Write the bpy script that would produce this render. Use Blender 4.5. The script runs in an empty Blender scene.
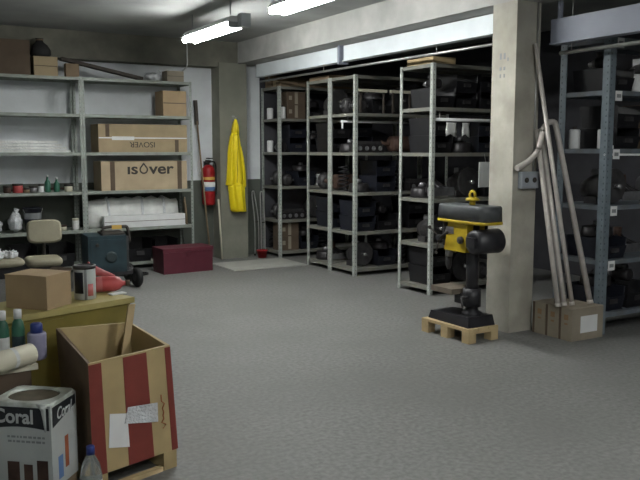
import bpy, bmesh, math, random
from mathutils import Vector, Matrix
random.seed(7)
S = bpy.context.scene
COL = S.collection
PI = math.pi

# ------------------------------------------------------------------ materials
def mat(name, col, rough=.6, metal=0, var=.12, scale=9, bump=0, spec=.4, emit=None, estr=0, alpha=1, trans=0, stain=None):
    m = bpy.data.materials.new(name); m.use_nodes = True
    nt = m.node_tree; N = nt.nodes; L = nt.links
    b = N['Principled BSDF']
    b.inputs['Roughness'].default_value = rough
    b.inputs['Metallic'].default_value = metal
    b.inputs['Specular IOR Level'].default_value = spec
    tc = N.new('ShaderNodeTexCoord')
    ns = N.new('ShaderNodeTexNoise'); ns.inputs['Scale'].default_value = scale; ns.inputs['Detail'].default_value = 5
    L.new(tc.outputs['Object'], ns.inputs['Vector'])
    r = N.new('ShaderNodeValToRGB')
    r.color_ramp.elements[0].position = .3; r.color_ramp.elements[1].position = .72
    r.color_ramp.elements[0].color = (*[max(0, c*(1-var)) for c in col], 1)
    r.color_ramp.elements[1].color = (*[min(1, c*(1+var)) for c in col], 1)
    L.new(ns.outputs['Fac'], r.inputs['Fac'])
    out = r.outputs['Color']
    if stain:
        n2 = N.new('ShaderNodeTexNoise'); n2.inputs['Scale'].default_value = stain[1]; n2.inputs['Detail'].default_value = 7
        L.new(tc.outputs['Object'], n2.inputs['Vector'])
        r2 = N.new('ShaderNodeValToRGB'); r2.color_ramp.elements[0].position = .42; r2.color_ramp.elements[1].position = .68
        r2.color_ramp.elements[0].color = (0, 0, 0, 1); r2.color_ramp.elements[1].color = (stain[2],)*3 + (1,)
        L.new(n2.outputs['Fac'], r2.inputs['Fac'])
        mx = N.new('ShaderNodeMix'); mx.data_type = 'RGBA'
        L.new(r2.outputs['Color'], mx.inputs['Factor']); L.new(out, mx.inputs[6]); mx.inputs[7].default_value = (*stain[0], 1)
        out = mx.outputs[2]
    L.new(out, b.inputs['Base Color'])
    if bump:
        bp = N.new('ShaderNodeBump'); bp.inputs['Strength'].default_value = bump; bp.inputs['Distance'].default_value = .01
        n3 = N.new('ShaderNodeTexNoise'); n3.inputs['Scale'].default_value = scale*6; n3.inputs['Detail'].default_value = 4
        L.new(tc.outputs['Object'], n3.inputs['Vector'])
        L.new(n3.outputs['Fac'], bp.inputs['Height']); L.new(bp.outputs['Normal'], b.inputs['Normal'])
    if emit:
        b.inputs['Emission Color'].default_value = (*emit, 1); b.inputs['Emission Strength'].default_value = estr
    if trans:
        b.inputs['Transmission Weight'].default_value = trans
    return m

def post_mat(name, col):
    """painted angle iron with a row of punched holes"""
    m = mat(name, col, .5, 0, .15, 14)
    nt = m.node_tree; N = nt.nodes; L = nt.links; b = N['Principled BSDF']
    src = b.inputs['Base Color'].links[0].from_socket
    tc = N.new('ShaderNodeTexCoord'); sp = N.new('ShaderNodeSeparateXYZ'); L.new(tc.outputs['Object'], sp.inputs[0])
    def mth(op, a, v=None, b2=None):
        n = N.new('ShaderNodeMath'); n.operation = op
        L.new(a, n.inputs[0])
        if b2 is not None: L.new(b2, n.inputs[1])
        elif v is not None: n.inputs[1].default_value = v
        return n.outputs[0]
    z = mth('PINGPONG', sp.outputs['Z'], .025)
    zz = mth('GREATER_THAN', z, .018)
    fx = mth('LESS_THAN', mth('ABSOLUTE', mth('SUBTRACT', mth('ABSOLUTE', sp.outputs['X']), .021)), .0055)
    fy = mth('LESS_THAN', mth('ABSOLUTE', mth('SUBTRACT', mth('ABSOLUTE', sp.outputs['Y']), .021)), .0055)
    f = mth('MULTIPLY', zz, b2=mth('MAXIMUM', fx, b2=fy))
    mx = N.new('ShaderNodeMix'); mx.data_type = 'RGBA'
    L.new(f, mx.inputs['Factor']); L.new(src, mx.inputs[6]); mx.inputs[7].default_value = (*[c*.45 for c in col], 1)
    L.new(mx.outputs[2], b.inputs['Base Color'])
    return m

def two_tone(name, lo, hi, zb, rough=.7, var=.1):
    m = mat(name, hi, rough, 0, var, 3, bump=.15)
    nt = m.node_tree; N = nt.nodes; L = nt.links; b = N['Principled BSDF']
    src = b.inputs['Base Color'].links[0].from_socket
    g = N.new('ShaderNodeNewGeometry'); sp = N.new('ShaderNodeSeparateXYZ'); L.new(g.outputs['Position'], sp.inputs[0])
    c = N.new('ShaderNodeMath'); c.operation = 'LESS_THAN'; L.new(sp.outputs['Z'], c.inputs[0]); c.inputs[1].default_value = zb
    mx = N.new('ShaderNodeMix'); mx.data_type = 'RGBA'
    L.new(c.outputs[0], mx.inputs['Factor']); L.new(src, mx.inputs[6]); mx.inputs[7].default_value = (*lo, 1)
    L.new(mx.outputs[2], b.inputs['Base Color'])
    return m

M = {}
M['floor'] = mat('floor_concrete', (.185, .185, .178), .62, 0, .25, 34, bump=.12, stain=((.145, .145, .138), 1.1, .6))
M['slab'] = mat('pale_concrete', (.40, .40, .37), .7, 0, .1, 5, bump=.1)
M['wall'] = two_tone('painted_wall', (.09, .10, .085), (.68, .71, .73), 1.12)
M['wallback'] = mat('white_painted_wall', (.6, .62, .62), .75, 0, .08, 3, bump=.1)
M['darkwall'] = mat('grimy_store_wall', (.05, .05, .057), .85, 0, .2, 3)  # near-black base colour puts the storage area's shade into its walls
M['ceil'] = mat('ceiling_concrete', (.30, .31, .30), .85, 0, .2, 1.6, bump=.2)
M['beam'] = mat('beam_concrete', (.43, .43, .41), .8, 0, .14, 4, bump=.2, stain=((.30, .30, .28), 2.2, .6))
M['beamdark'] = mat('beam_grimy_concrete', (.19, .185, .15), .85, 0, .25, 4, bump=.2, stain=((.11, .11, .09), 2.5, .6))  # darker, greener concrete for the back beam
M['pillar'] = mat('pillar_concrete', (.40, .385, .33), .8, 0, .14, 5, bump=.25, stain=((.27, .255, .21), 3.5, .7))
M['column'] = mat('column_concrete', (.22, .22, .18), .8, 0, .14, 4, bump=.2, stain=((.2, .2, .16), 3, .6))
M['rack'] = mat('rack_grey_green', (.18, .185, .165), .5, 0, .12, 8, stain=((.22, .19, .14), 6, .5))
M['rackp'] = post_mat('rack_post_grey', (.38, .405, .375))
M['rackl'] = mat('rack_pale_green', (.30, .335, .30), .5, 0, .12, 8, stain=((.18, .16, .12), 6, .4))
M['racklp'] = post_mat('rack_post_green', (.30, .33, .30))
M['rackd'] = mat('rack_steel_blue', (.14, .165, .19), .5, 0, .15, 8, stain=((.12, .11, .09), 6, .5))  # grey-green rack paint dulled to blue grey, shadow put into the colour
M['rackdp'] = post_mat('rack_post_blue', (.15, .185, .21))  # posts of the same rack, shadow put into the colour
M['card'] = mat('cardboard', (.40, .29, .17), .8, 0, .1, 6)
M['card2'] = mat('cardboard_tan', (.36, .28, .17), .8, 0, .1, 6)
M['cardpale'] = mat('cardboard_pale', (.45, .36, .24), .8, 0, .1, 6)
M['carddark'] = mat('cardboard_dark', (.11, .08, .055), .85, 0, .15, 6)
M['cardgrey'] = mat('cardboard_grey', (.30, .26, .20), .85, 0, .12, 6)
M['tape'] = mat('tape', (.78, .8, .8), .3, 0, .05, 9)
M['ink'] = mat('black_ink', (.045, .04, .035), .7, 0, .1, 9)
M['white'] = mat('white_paper', (.75, .76, .76), .6, 0, .05, 7)
M['film'] = mat('wrapped_white', (.72, .73, .71), .3, 0, .16, 7, bump=.6)
M['crumple'] = mat('crumpled_film', (.62, .64, .66), .25, 0, .25, 12, bump=1.)
M['ply'] = mat('plywood', (.43, .33, .165), .65, 0, .12, 5)
M['plyd'] = mat('plywood_side', (.15, .10, .06), .7, 0, .15, 5)  # same plywood, darkened to paint shade on the left and floor panels
M['red'] = mat('stripe_red', (.20, .04, .03), .6, 0, .12, 8)
M['olive'] = mat('olive_paint', (.22, .18, .04), .5, 0, .15, 6)
M['olivetop'] = mat('olive_top', (.42, .36, .14), .5, 0, .12, 6)
M['maroon'] = mat('maroon_vinyl', (.10, .018, .03), .5, 0, .1, 9)
M['teal'] = mat('teal_paint', (.02, .042, .052), .5, 0, .25, 9)
M['badge'] = mat('faded_badge', (.03, .047, .05), .6, 0, .2, 20)
M['black'] = mat('black_plastic', (.011, .011, .013), .45, 0, .25, 9)
M['rubber'] = mat('black_rubber', (.02, .02, .02), .8, 0, .2, 9)
M['oily'] = mat('oily_iron', (.03, .028, .03), .4, .3, .4, 14)
M['iron'] = mat('dark_iron', (.06, .058, .06), .5, .4, .3, 14)
M['alu'] = mat('dull_aluminium', (.25, .25, .26), .45, .7, .25, 14)
M['rust'] = mat('rusty_steel', (.07, .04, .03), .7, .2, .4, 12)
M['bluep'] = mat('dark_blue_plastic', (.012, .014, .022), .5, 0, .2, 9)
M['galv'] = mat('galvanised', (.55, .55, .54), .35, .8, .15, 10)
M['pipe'] = mat('pipe_steel', (.60, .56, .52), .35, .25, .12, 10)
M['pipewarm'] = mat('pipe_dull', (.34, .30, .26), .45, .6, .15, 10)
M['track'] = mat('white_sheet_metal', (.72, .77, .80), .5, 0, .05, 4)
M['trackd'] = mat('grey_sheet_metal', (.25, .27, .33), .5, 0, .08, 4)  # white track metal greyed as if in shadow; also brackets and hangers
M['lampcase'] = mat('lamp_white_metal', (.7, .72, .72), .5, 0, .04, 4)
M['lampend'] = mat('lamp_grey_metal', (.3, .32, .33), .5, 0, .06, 4)
M['tube'] = mat('lit_tube', (.9, .9, .9), .5, 0, 0, 4, emit=(.985, 1.0, .975), estr=22)
M['dpyel'] = mat('machine_yellow', (.50, .36, .02), .45, 0, .1, 10)
M['dpgrey'] = mat('machine_dark_grey', (.075, .08, .085), .45, 0, .15, 10)
M['dpblk'] = mat('machine_black', (.022, .022, .026), .4, 0, .2, 10)
M['dptable'] = mat('machine_table_iron', (.20, .17, .135), .5, .3, .2, 10)
M['wood'] = mat('raw_pine', (.50, .38, .21), .7, 0, .14, 8)
M['woodd'] = mat('old_dark_wood', (.06, .05, .042), .8, 0, .2, 8)
M['woodm'] = mat('brown_wood', (.22, .16, .10), .8, 0, .2, 8)
M['yellow'] = mat('yellow_pvc', (.86, .68, .015), .42, 0, .07, 5, bump=.25)
M['yeldark'] = mat('yellow_lining', (.45, .34, .01), .5, 0, .1, 5)
M['extred'] = mat('extinguisher_red', (.32, .012, .015), .35, 0, .08, 6)
M['lblue'] = mat('label_blue', (.12, .22, .45), .5, 0, .05, 6)
M['lyel'] = mat('label_yellow', (.65, .42, .1), .5, 0, .05, 6)
M['beige'] = mat('beige_vinyl', (.27, .25, .18), .6, 0, .08, 7, bump=.1)
M['tinwhite'] = mat('tin_white', (.47, .50, .49), .35, 0, .12, 9, stain=((.38, .38, .36), 9, .5))
M['tintop'] = mat('tin_lid_metal', (.62, .66, .62), .35, .3, .2, 10, stain=((.32, .33, .28), 14, .7))
M['tinpaint'] = mat('dried_paint', (.09, .075, .05), .6, 0, .3, 16)
M['tinblk'] = mat('tin_black_band', (.015, .018, .022), .4, 0, .1, 9)
M['redplas'] = mat('red_plastic', (.50, .085, .085), .4, 0, .1, 8)
M['redplas2'] = mat('pale_red_plastic', (.52, .15, .15), .4, 0, .1, 8)
M['green'] = mat('green_plastic', (.035, .14, .09), .4, 0, .2, 8)
M['lilac'] = mat('lilac_plastic', (.30, .29, .42), .5, 0, .1, 8)
M['bluecap'] = mat('blue_cap', (.03, .05, .22), .4, 0, .1, 8)
M['clear'] = mat('clear_plastic', (.80, .84, .82), .12, 0, .03, 8, trans=.85)
M['ivory'] = mat('ivory_paper', (.62, .59, .47), .6, 0, .06, 8)
M['socket'] = mat('socket_grey', (.30, .33, .36), .5, 0, .05, 8)
M['cardmark'] = mat('faded_orange_mark', (.30, .19, .10), .7, 0, .1, 9)
M['redink'] = mat('red_ink', (.35, .10, .04), .7, 0, .1, 9)
M['greyink2'] = mat('pale_grey_ink', (.48, .50, .50), .6, 0, .1, 9)
M['greyink'] = mat('grey_ink', (.23, .24, .25), .7, 0, .1, 9)
M['chrome'] = mat('bright_metal', (.7, .7, .7), .2, .9, .05, 9)

# ------------------------------------------------------------------ mesh helpers
def box(bm, x0, x1, y0, y1, z0, z1, rot=None, piv=None):
    vs = [bm.verts.new((x, y, z)) for z in (z0, z1) for y in (y0, y1) for x in (x0, x1)]
    for f in ((0, 2, 3, 1), (4, 5, 7, 6), (0, 1, 5, 4), (2, 6, 7, 3), (0, 4, 6, 2), (1, 3, 7, 5)):
        bm.faces.new([vs[i] for i in f])
    if rot is not None:
        bmesh.ops.rotate(bm, verts=vs, cent=piv or (0, 0, 0), matrix=rot)
    return vs

def hexa(bm, bot, top):
    """solid from four bottom and four top points in the same winding"""
    b = [bm.verts.new(p) for p in bot]; t = [bm.verts.new(p) for p in top]
    n = len(b)
    bm.faces.new(b[::-1]); bm.faces.new(t)
    for i in range(n):
        bm.faces.new((b[i], b[(i+1) % n], t[(i+1) % n], t[i]))

def ring(c, ax, r, n, ry=None, up=None, ph=0):
    ax = Vector(ax).normalized()
    u = Vector(up) if up else (Vector((0, 0, 1)) if abs(ax.z) < .9 else Vector((1, 0, 0)))
    a = ax.cross(u).normalized(); b = a.cross(ax).normalized()
    ry = r if ry is None else ry
    return [Vector(c) + a*r*math.cos(2*PI*i/n+ph) + b*ry*math.sin(2*PI*i/n+ph) for i in range(n)]

def loft(bm, rings, cap=True):
    vs = [[bm.verts.new(p) for p in r] for r in rings]
    n = len(vs[0])
    for k in range(len(vs)-1):
        for i in range(n):
            f = bm.faces.new((vs[k][i], vs[k][(i+1) % n], vs[k+1][(i+1) % n], vs[k+1][i])); f.smooth = True
    if cap:
        bm.faces.new(vs[0][::-1]); bm.faces.new(vs[-1])
    return vs

def cyl(bm, p0, p1, r0, r1=None, n=16, cap=True):
    p0 = Vector(p0); p1 = Vector(p1); r1 = r0 if r1 is None else r1
    loft(bm, [ring(p0, p1-p0, r0, n), ring(p1, p1-p0, r1, n)], cap)

def lathe(bm, prof, c=(0, 0, 0), n=20, ax=(0, 0, 1), cap=True):
    ax = Vector(ax); loft(bm, [ring(Vector(c)+ax*h, ax, max(r, .0004), n) for r, h in prof], cap)

def tube(bm, pts, r, n=10):
    pts = [Vector(p) for p in pts]; R = []
    for i, p in enumerate(pts):
        d = (pts[min(i+1, len(pts)-1)] - pts[max(i-1, 0)]).normalized()
        rr = r[i] if isinstance(r, (list, tuple)) else r
        R.append(ring(p, d, rr, n))
    loft(bm, R)

def smooth_path(pts, k=6):
    P = [Vector(p) for p in pts]; out = []
    for i in range(len(P)-1):
        p0 = P[max(i-1, 0)]; p1 = P[i]; p2 = P[i+1]; p3 = P[min(i+2, len(P)-1)]
        for j in range(k):
            t = j/k
            out.append(.5*((2*p1)+(p2-p0)*t+(2*p0-5*p1+4*p2-p3)*t*t+(3*p1-p0-3*p2+p3)*t**3))
    out.append(P[-1]); return out

def NB(): return bmesh.new()
def obj(name, bm, m, parent=None, bev=0, loc=None, seg=2):
    if bev:
        es = [e for e in bm.edges if len(e.link_faces) == 2 and e.calc_face_angle(0) > .6]
        bmesh.ops.bevel(bm, geom=es, offset=bev, segments=seg, affect='EDGES', clamp_overlap=True)
    bmesh.ops.recalc_face_normals(bm, faces=bm.faces)
    me = bpy.data.meshes.new(name); bm.to_mesh(me); bm.free()
    me.materials.append(M[m] if isinstance(m, str) else m)
    o = bpy.data.objects.new(name, me); COL.objects.link(o)
    if parent is not None: o.parent = parent
    if loc: o.location = loc
    return o
def thing(name, label, cat, loc=(0, 0, 0), rz=0, group=None):
    o = bpy.data.objects.new(name, None); COL.objects.link(o); o.empty_display_size = .05
    o.location = loc; o.rotation_euler = (0, 0, rz)
    return tag(o, label, cat, group)
def tag(o, label, cat, group=None):
    o['label'] = label; o['category'] = cat
    if group: o['group'] = group
    return o
def struct(name, bm, m, bev=0):
    o = obj(name, bm, m, None, bev); o['kind'] = 'structure'; return o
def dup(root, loc, rz, label, group=None, sc=None, cat=None):
    r = root.copy(); COL.objects.link(r); r.location = loc; r.rotation_euler = (0, 0, rz)
    if sc: r.scale = sc
    r['label'] = label
    if group: r['group'] = group
    for ch in list(root.children):
        c = ch.copy(); COL.objects.link(c); c.parent = r
        for g in list(ch.children):
            d = g.copy(); COL.objects.link(d); d.parent = c
    return r
def bx(name, m, parent, x0, x1, y0, y1, z0, z1, bev=0, **k):
    b = NB(); box(b, x0, x1, y0, y1, z0, z1); return obj(name, b, m, parent, bev, **k)
def text(name, body, size, m, parent, loc, rot, ext=.0015, shear=0, sx=1, align='LEFT', off=0):
    cu = bpy.data.curves.new(name, 'FONT'); cu.body = body; cu.size = size; cu.extrude = ext; cu.shear = shear; cu.align_x = align; cu.offset = off
    t = bpy.data.objects.new(name, cu); COL.objects.link(t)
    dg = bpy.context.evaluated_depsgraph_get(); dg.update()
    me = bpy.data.meshes.new_from_object(t.evaluated_get(dg))
    bpy.data.objects.remove(t); me.materials.append(M[m])
    o = bpy.data.objects.new(name, me); COL.objects.link(o); o.parent = parent
    o.location = loc; o.rotation_euler = rot; o.scale = (sx, 1, 1)
    return o

# ------------------------------------------------------------------ camera
F = 775
cam = bpy.data.cameras.new('camera'); cam.sensor_width = 36; cam.lens = 36*F/640; cam.clip_start = .05
co = bpy.data.objects.new('camera', cam); COL.objects.link(co); S.camera = co
co.location = (0, 0, 1.55)
co.rotation_euler = (PI/2 - math.atan(90/F), 0, -math.radians(30.5))

# ------------------------------------------------------------------ the room
WY = 10.45; CZ = 3.05; X0 = -2.2; XR = 7.6; Y0 = -3.0
def sbox(name, m, x0, x1, y0, y1, z0, z1, bev=0):
    b = NB(); box(b, x0, x1, y0, y1, z0, z1); return struct(name, b, m, bev)
sbox('floor', 'floor', X0, XR, Y0, WY, -.1, 0)
sbox('ceiling', 'ceil', X0, XR, Y0, WY, CZ, CZ+.15)
sbox('wall_back', 'wall', X0, 5.12, WY, WY+.2, 0, CZ)
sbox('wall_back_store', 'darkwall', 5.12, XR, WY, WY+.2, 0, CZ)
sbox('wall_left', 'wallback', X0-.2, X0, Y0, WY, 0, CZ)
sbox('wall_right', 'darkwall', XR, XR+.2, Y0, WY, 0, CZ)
sbox('wall_front', 'wallback', X0, XR, Y0-.2, Y0, 0, CZ)
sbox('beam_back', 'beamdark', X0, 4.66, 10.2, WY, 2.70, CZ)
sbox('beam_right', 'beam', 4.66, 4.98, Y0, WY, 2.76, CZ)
sbox('floor_screed', 'slab', 4.05, 5.12, 9.05, 9.8, 0, .012, .004)
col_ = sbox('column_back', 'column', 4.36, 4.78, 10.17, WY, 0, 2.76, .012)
pil = sbox('pillar_right', 'pillar', 4.66, 4.93, 4.755, 5.035, 0, 2.76, .012)
# stencilled marks and the conduit on the pillar
b = NB()
for (y, z, w, h) in ((4.93, 2.30, .022, .05), (4.885, 2.30, .022, .05), (4.93, 2.21, .022, .028), (4.885, 2.21, .022, .028), (4.93, 2.15, .016, .03), (4.885, 2.15, .016, .03), (4.845, 2.28, .012, .03)):
    box(b, 4.6575, 4.6598, y-w/2, y+w/2, z, z+h)
o = obj('stencil_mark', b, 'greyink', pil); o['label'] = 'faded dark stencil marks'
b = NB(); cyl(b, (4.885, 4.745, 1.37), (4.885, 4.745, 2.755), .008, n=10)
tag(obj('conduit_pipe', b, 'galv'), 'thin steel conduit running up the concrete pillar from the socket box', 'pipe')
t = thing('socket_box', 'grey double socket box fixed on the concrete pillar', 'socket', (4.815, 4.754, 1.30))
bx('box_body', 'socket', t, -.095, .095, -.05, 0, -.07, .07, .006)
for dx in (-.045, .045):
    b = NB(); lathe(b, [(.022, 0), (.022, .006), (.017, .008)], (dx, -.05, 0), 16, (0, -1, 0)); obj('socket_outlet', b, 'ink', t)

# door header panels / tracks under the beam line
def header(name, y0, y1, z0, z1, x, m, label):
    t = thing(name, label, 'track', (x, y0, z0))
    bx('panel', m, t, 0, .07, 0, y1-y0, 0, z1-z0, .006)
    bx('flange', m, t, -.015, .085, 0, y1-y0, -.012, 0)
    b = NB(); box(b, -.03, .1, -.012, .03, -.04, z1-z0+.05); obj('bracket', b, 'trackd', t, .004)
    for q in (.05, (y1-y0)-.08):
        bx('hanger', 'trackd', t, .02, .05, q, q+.03, z1-z0, 2.765-z0)
header('sliding_door_track', 7.84, 10.1, 2.585, 2.75, 4.9, 'track', 'pale steel track panel nearer the raincoat column, under the beam')
header('sliding_door_track', 5.06, 7.78, 2.585, 2.75, 4.9, 'track', 'pale steel track panel running from the pillar, under the beam')
header('sliding_door_track', 1.2, 4.70, 2.43, 2.62, 4.99, 'trackd', 'grey steel track panel on the near side of the pillar')
b = NB(); cyl(b, (5.0, 5.05, 2.50), (5.0, 10.16, 2.525), .014, n=10)
for y in (6.2, 8.4, 9.9): cyl(b, (5.0, y, 2.5), (5.0, y, 2.59), .005, n=8)
tag(obj('steel_rail', b, 'galv'), 'thin steel rail below the two pale track panels', 'rail')
b = NB(); cyl(b, (5.13, 1.2, 2.36), (5.13, 4.72, 2.36), .016, n=10)
for y in (1.4, 3, 4.6): cyl(b, (5.13, y, 2.36), (5.13, y, 3.045), .005, n=8)
tag(obj('steel_rail', b, 'galv'), 'thin steel rail below the grey track panel by the leaning pipes', 'rail')

# ------------------------------------------------------------------ fluorescent lamps
def lamp(x, y0, y1, z, label):
    t = thing('ceiling_light', label, 'light', (x, y0, z), 0)
    Ln = y1-y0
    b = NB(); hexa(b, [(-.09, .0, .03), (.09, 0, .03), (.09, Ln, .03), (-.09, Ln, .03)], [(-.045, 0, .09), (.045, 0, .09), (.045, Ln, .09), (-.045, Ln, .09)])
    obj('housing', b, 'lampcase', t)
    for dx in (-.06, .06):
        b = NB(); cyl(b, (dx, .03, 0), (dx, Ln-.03, 0), .03, n=12); obj('lamp_tube', b, 'tube', t)
    for y in (0, Ln-.03):
        bx('end_cap', 'lampend', t, -.075, .075, y, y+.03, -.022, .035, .004)
    for y in (.12, Ln-.12):
        b = NB(); cyl(b, (0, y, .09), (0, y, CZ-z), .006, n=8); obj('hanger_rod', b, 'lampend', t)
    return t
l1 = lamp(3.28, 7.22, 8.50, 2.78, 'lit fluorescent ceiling light nearer the back wall and the tall left rack')
bx('ballast_box', 'lampend', l1, .02, .12, -.1, -.005, -.02, .11, .006)
lamp(3.29, 5.05, 6.36, 2.78, 'lit fluorescent ceiling light second from the back wall')
lamp(3.29, .75, 2.05, 2.78, 'lit fluorescent ceiling light in line with the others, level with the pillar')  # unseen lamp, added to light the near faces around the pillar
lamp(1.2, -1.2, 0, 2.78, 'lit fluorescent ceiling light out at the front of the hall')  # unseen lamp, added behind the camera for more front light
b = NB(); tube(b, smooth_path([(3.93, 10.43, 2.45), (3.92, 10.43, 2.62), (3.9, 10.19, 2.69), (3.9, 10.18, 2.85), (3.9, 10.18, 3.04)]), .008, 8)
tag(obj('electric_cable', b, 'white'), 'white cable dropping down the back wall by the tall left rack', 'cable')

# ------------------------------------------------------------------ steel racks
def rack(name, label, x0, x1, y0, y1, levels, m, mp, H=2.45, pw=.042, tw=.0035, loc0=None):
    t = thing(name, label, 'shelving rack', (x0, y0, 0))
    W = x1-x0; D = y1-y0
    b = NB(); box(b, 0, pw, 0, tw, 0, H); box(b, 0, tw, tw, pw, 0, H)
    p0 = obj('post', b, mp, t)
    first = True
    for (px, py, sx, sy) in ((0, 0, 1, 1), (W, 0, -1, 1), (0, D, 1, -1), (W, D, -1, -1)):
        if first: p = p0; first = False
        else: p = p0.copy(); COL.objects.link(p); p.parent = t
        p.location = (px, py, 0); p.scale = (sx, sy, 1)
    b = NB(); e = .005
    box(b, e, W-e, e, D-e, -.004, 0)
    box(b, e, W-e, e, e+.003, -.038, -.004); box(b, e, W-e, D-e-.003, D-e, -.038, -.004)
    box(b, e, e+.003, e+.003, D-e-.003, -.038, -.004); box(b, W-e-.003, W-e, e+.003, D-e-.003, -.038, -.004)
    s0 = obj('shelf', b, m, t)
    for i, z in enumerate(levels):
        s = s0 if i == 0 else s0.copy()
        if i: COL.objects.link(s); s.parent = t
        s.location = (0, 0, z)
    return t
LV = [.09, .545, 1.03, 1.52, 1.995, 2.445]
rLa = rack('steel_rack', 'pale steel rack bay on the back wall holding the long cartons', 2.402, 3.845, 9.9, 10.36, LV, 'rackl', 'racklp', pw=.032)
rLb = rack('steel_rack', 'pale steel rack bay on the back wall behind the beige chair', .955, 2.400, 9.9, 10.36, LV, 'rackl', 'racklp', pw=.032)
XB = 5.15
rA = rack('steel_rack', 'grey steel rack in the far corner beside the raincoat column', XB-.02, XB+1.5, 9.86, 10.42, LV, 'rack', 'rackp')
rB1 = rack('steel_rack', 'far half of the pair of grey steel racks standing back to back', XB, XB+1.45, 8.505, 9.09, LV, 'rack', 'rackp')
rB2 = rack('steel_rack', 'near half of the pair of grey steel racks standing back to back', XB, XB+1.45, 7.915, 8.50, LV, 'rack', 'rackp')
rC = rack('steel_rack', 'grey steel rack standing alone just behind the drill press', XB, XB+1.45, 6.44, 7.01, LV, 'rack', 'rackp')
LD = [.18, .63, 1.09, 1.56, 2.035, 2.46]
rD = rack('steel_rack', 'blue grey steel rack with label cards behind the leaning pipes', 5.262, 6.75, 4.31, 4.83, LD, 'rackd', 'rackdp', H=2.47, pw=.07)
# a thin conduit slung under one shelf of three racks
for r, y, z, x0, x1, s in ((rB2, .36, 1.905, .03, 1.3, .016), (rC, .04, 1.87, .03, 1.35, .018), (rD, .02, 1.512, -.0, 1.35, .010)):
    b = NB(); cyl(b, (x0, y, z), (x1, y, z), s, n=10)
    if r is not rD:
        cyl(b, (x0+.02, y, z), (x0+.02, y, z-.09), s*.8, n=8)
    for xx in (x0+.1, x1-.1): cyl(b, (xx, y, z), (xx, y, z+.075), .004, n=6)
    o = obj('conduit', b, 'white', r); o['label'] = 'white conduit under the shelf'
for z in LD[1:]:
    c = bx('label_card', 'white', rD, .075, .155, -.004, -.001, z-.085, z-.005)
    bx('printed_mark', 'greyink', c, .09, .14, -.0055, -.0042, z-.06, z-.03)

# ------------------------------------------------------------------ spare-part prototypes
def P(name, cat): return thing(name, name, cat)
def p_starter(m):
    t = P('starter_motor', 'motor part')
    b = NB(); lathe(b, [(.045, 0), (.058, .01), (.058, .15), (.05, .16)], (0, -.1, .06), 18, (0, 1, 0)); obj('motor_body', b, m, t)
    b = NB(); lathe(b, [(.05, 0), (.035, .05), (.022, .06), (.022, .09)], (0, .06, .06), 14, (0, 1, 0)); obj('drive_nose', b, 'alu', t)
    b = NB(); cyl(b, (.0, -.06, .135), (.0, .06, .135), .026, n=12); obj('solenoid', b, 'iron', t)
    return t
def p_alt(m):
    t = P('alternator', 'motor part')
    b = NB(); lathe(b, [(.05, 0), (.085, .02), (.085, .11), (.06, .135)], (0, -.07, .088), 20, (0, 1, 0)); obj('casing', b, m, t)
    b = NB(); lathe(b, [(.04, 0), (.04, .008), (.03, .016), (.04, .024), (.04, .03)], (0, -.105, .088), 18, (0, 1, 0)); obj('pulley', b, 'iron', t)
    b = NB(); box(b, -.12, -.07, -.03, .0, .07, .1); box(b, .07, .12, -.03, 0, .07, .1); obj('mounting_ear', b, 'alu', t, .004)
    return t
def p_bin(m):
    t = P('parts_bin', 'bin')
    w, d, h = .15, .2, .2
    b = NB(); k = .012
    hexa(b, [(-w+k, -d+k, 0), (w-k, -d+k, 0), (w-k, d-k, 0), (-w+k, d-k, 0)], [(-w+k, -d+k, .006), (w-k, -d+k, .006), (w-k, d-k, .006), (-w+k, d-k, .006)])
    for a in range(4):
        q = [(-w, -d), (w, -d), (w, d), (-w, d)]
        (x0, y0), (x1, y1) = q[a], q[(a+1) % 4]
        hh = h*.6 if a == 0 else h
        i = lambda x, y, s: (x*s, y*s)
        hexa(b, [(*i(x0, y0, .9), .0), (*i(x1, y1, .9), .0), (*i(x1, y1, .87), .0), (*i(x0, y0, .87), .0)],
             [(x0, y0, hh), (x1, y1, hh), (*i(x1, y1, .97), hh), (*i(x0, y0, .97), hh)])
    obj('bin_body', b, m, t)
    b = NB(); box(b, -.05, .05, -d-.004, -d*.955, .06, .1); obj('card_holder', b, 'iron', t)
    return t
def p_drum(m):
    t = P('brake_drum', 'brake part')
    b = NB(); lathe(b, [(.13, 0), (.135, .01), (.13, .03), (.125, .08), (.11, .09), (.06, .09), (.05, .1)], (0, 0, 0), 24); obj('drum', b, m, t)
    b = NB(); lathe(b, [(.035, .09), (.035, .13), (.02, .135)], (0, 0, 0), 14); obj('hub', b, 'alu', t)
    return t
def p_gear(m):
    t = P('gearbox_casing', 'gearbox')
    b = NB(); loft(b, [ring((0, -.16, .15), (0, 1, 0), .15, 16, .14), ring((0, -.13, .15), (0, 1, 0), .15, 16, .14), ring((0, -.12, .145), (0, 1, 0), .12, 16, .12), ring((.01, .04, .13), (0, 1, 0), .10, 16, .11), ring((.01, .16, .12), (0, 1, 0), .06, 16, .07)])
    obj('casing', b, m, t)
    b = NB(); cyl(b, (0, -.23, .15), (0, -.15, .15), .018, n=10); obj('input_shaft', b, 'chrome', t)
    b = NB(); box(b, -.1, .1, -.06, .07, 0, .06); obj('sump', b, 'iron', t, .01)
    b = NB(); box(b, -.03, .05, -.02, .06, .22, .28); obj('selector_housing', b, 'alu', t, .008)
    return t
def p_head(m):
    t = P('cylinder_head', 'engine part')
    b = NB(); box(b, -.21, .21, -.075, .075, 0, .09); obj('block', b, m, t, .008)
    for k in range(4):
        b = NB(); lathe(b, [(.026, 0), (.026, .012), (.018, .012), (.018, .002)], (-.15+.1*k, -.075, .045), 12, (0, -1, 0)); obj('port', b, 'alu', t)
    b = NB(); box(b, -.19, .19, -.05, .05, .09, .125); obj('rocker_cover', b, 'iron', t, .012)
    return t
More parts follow.
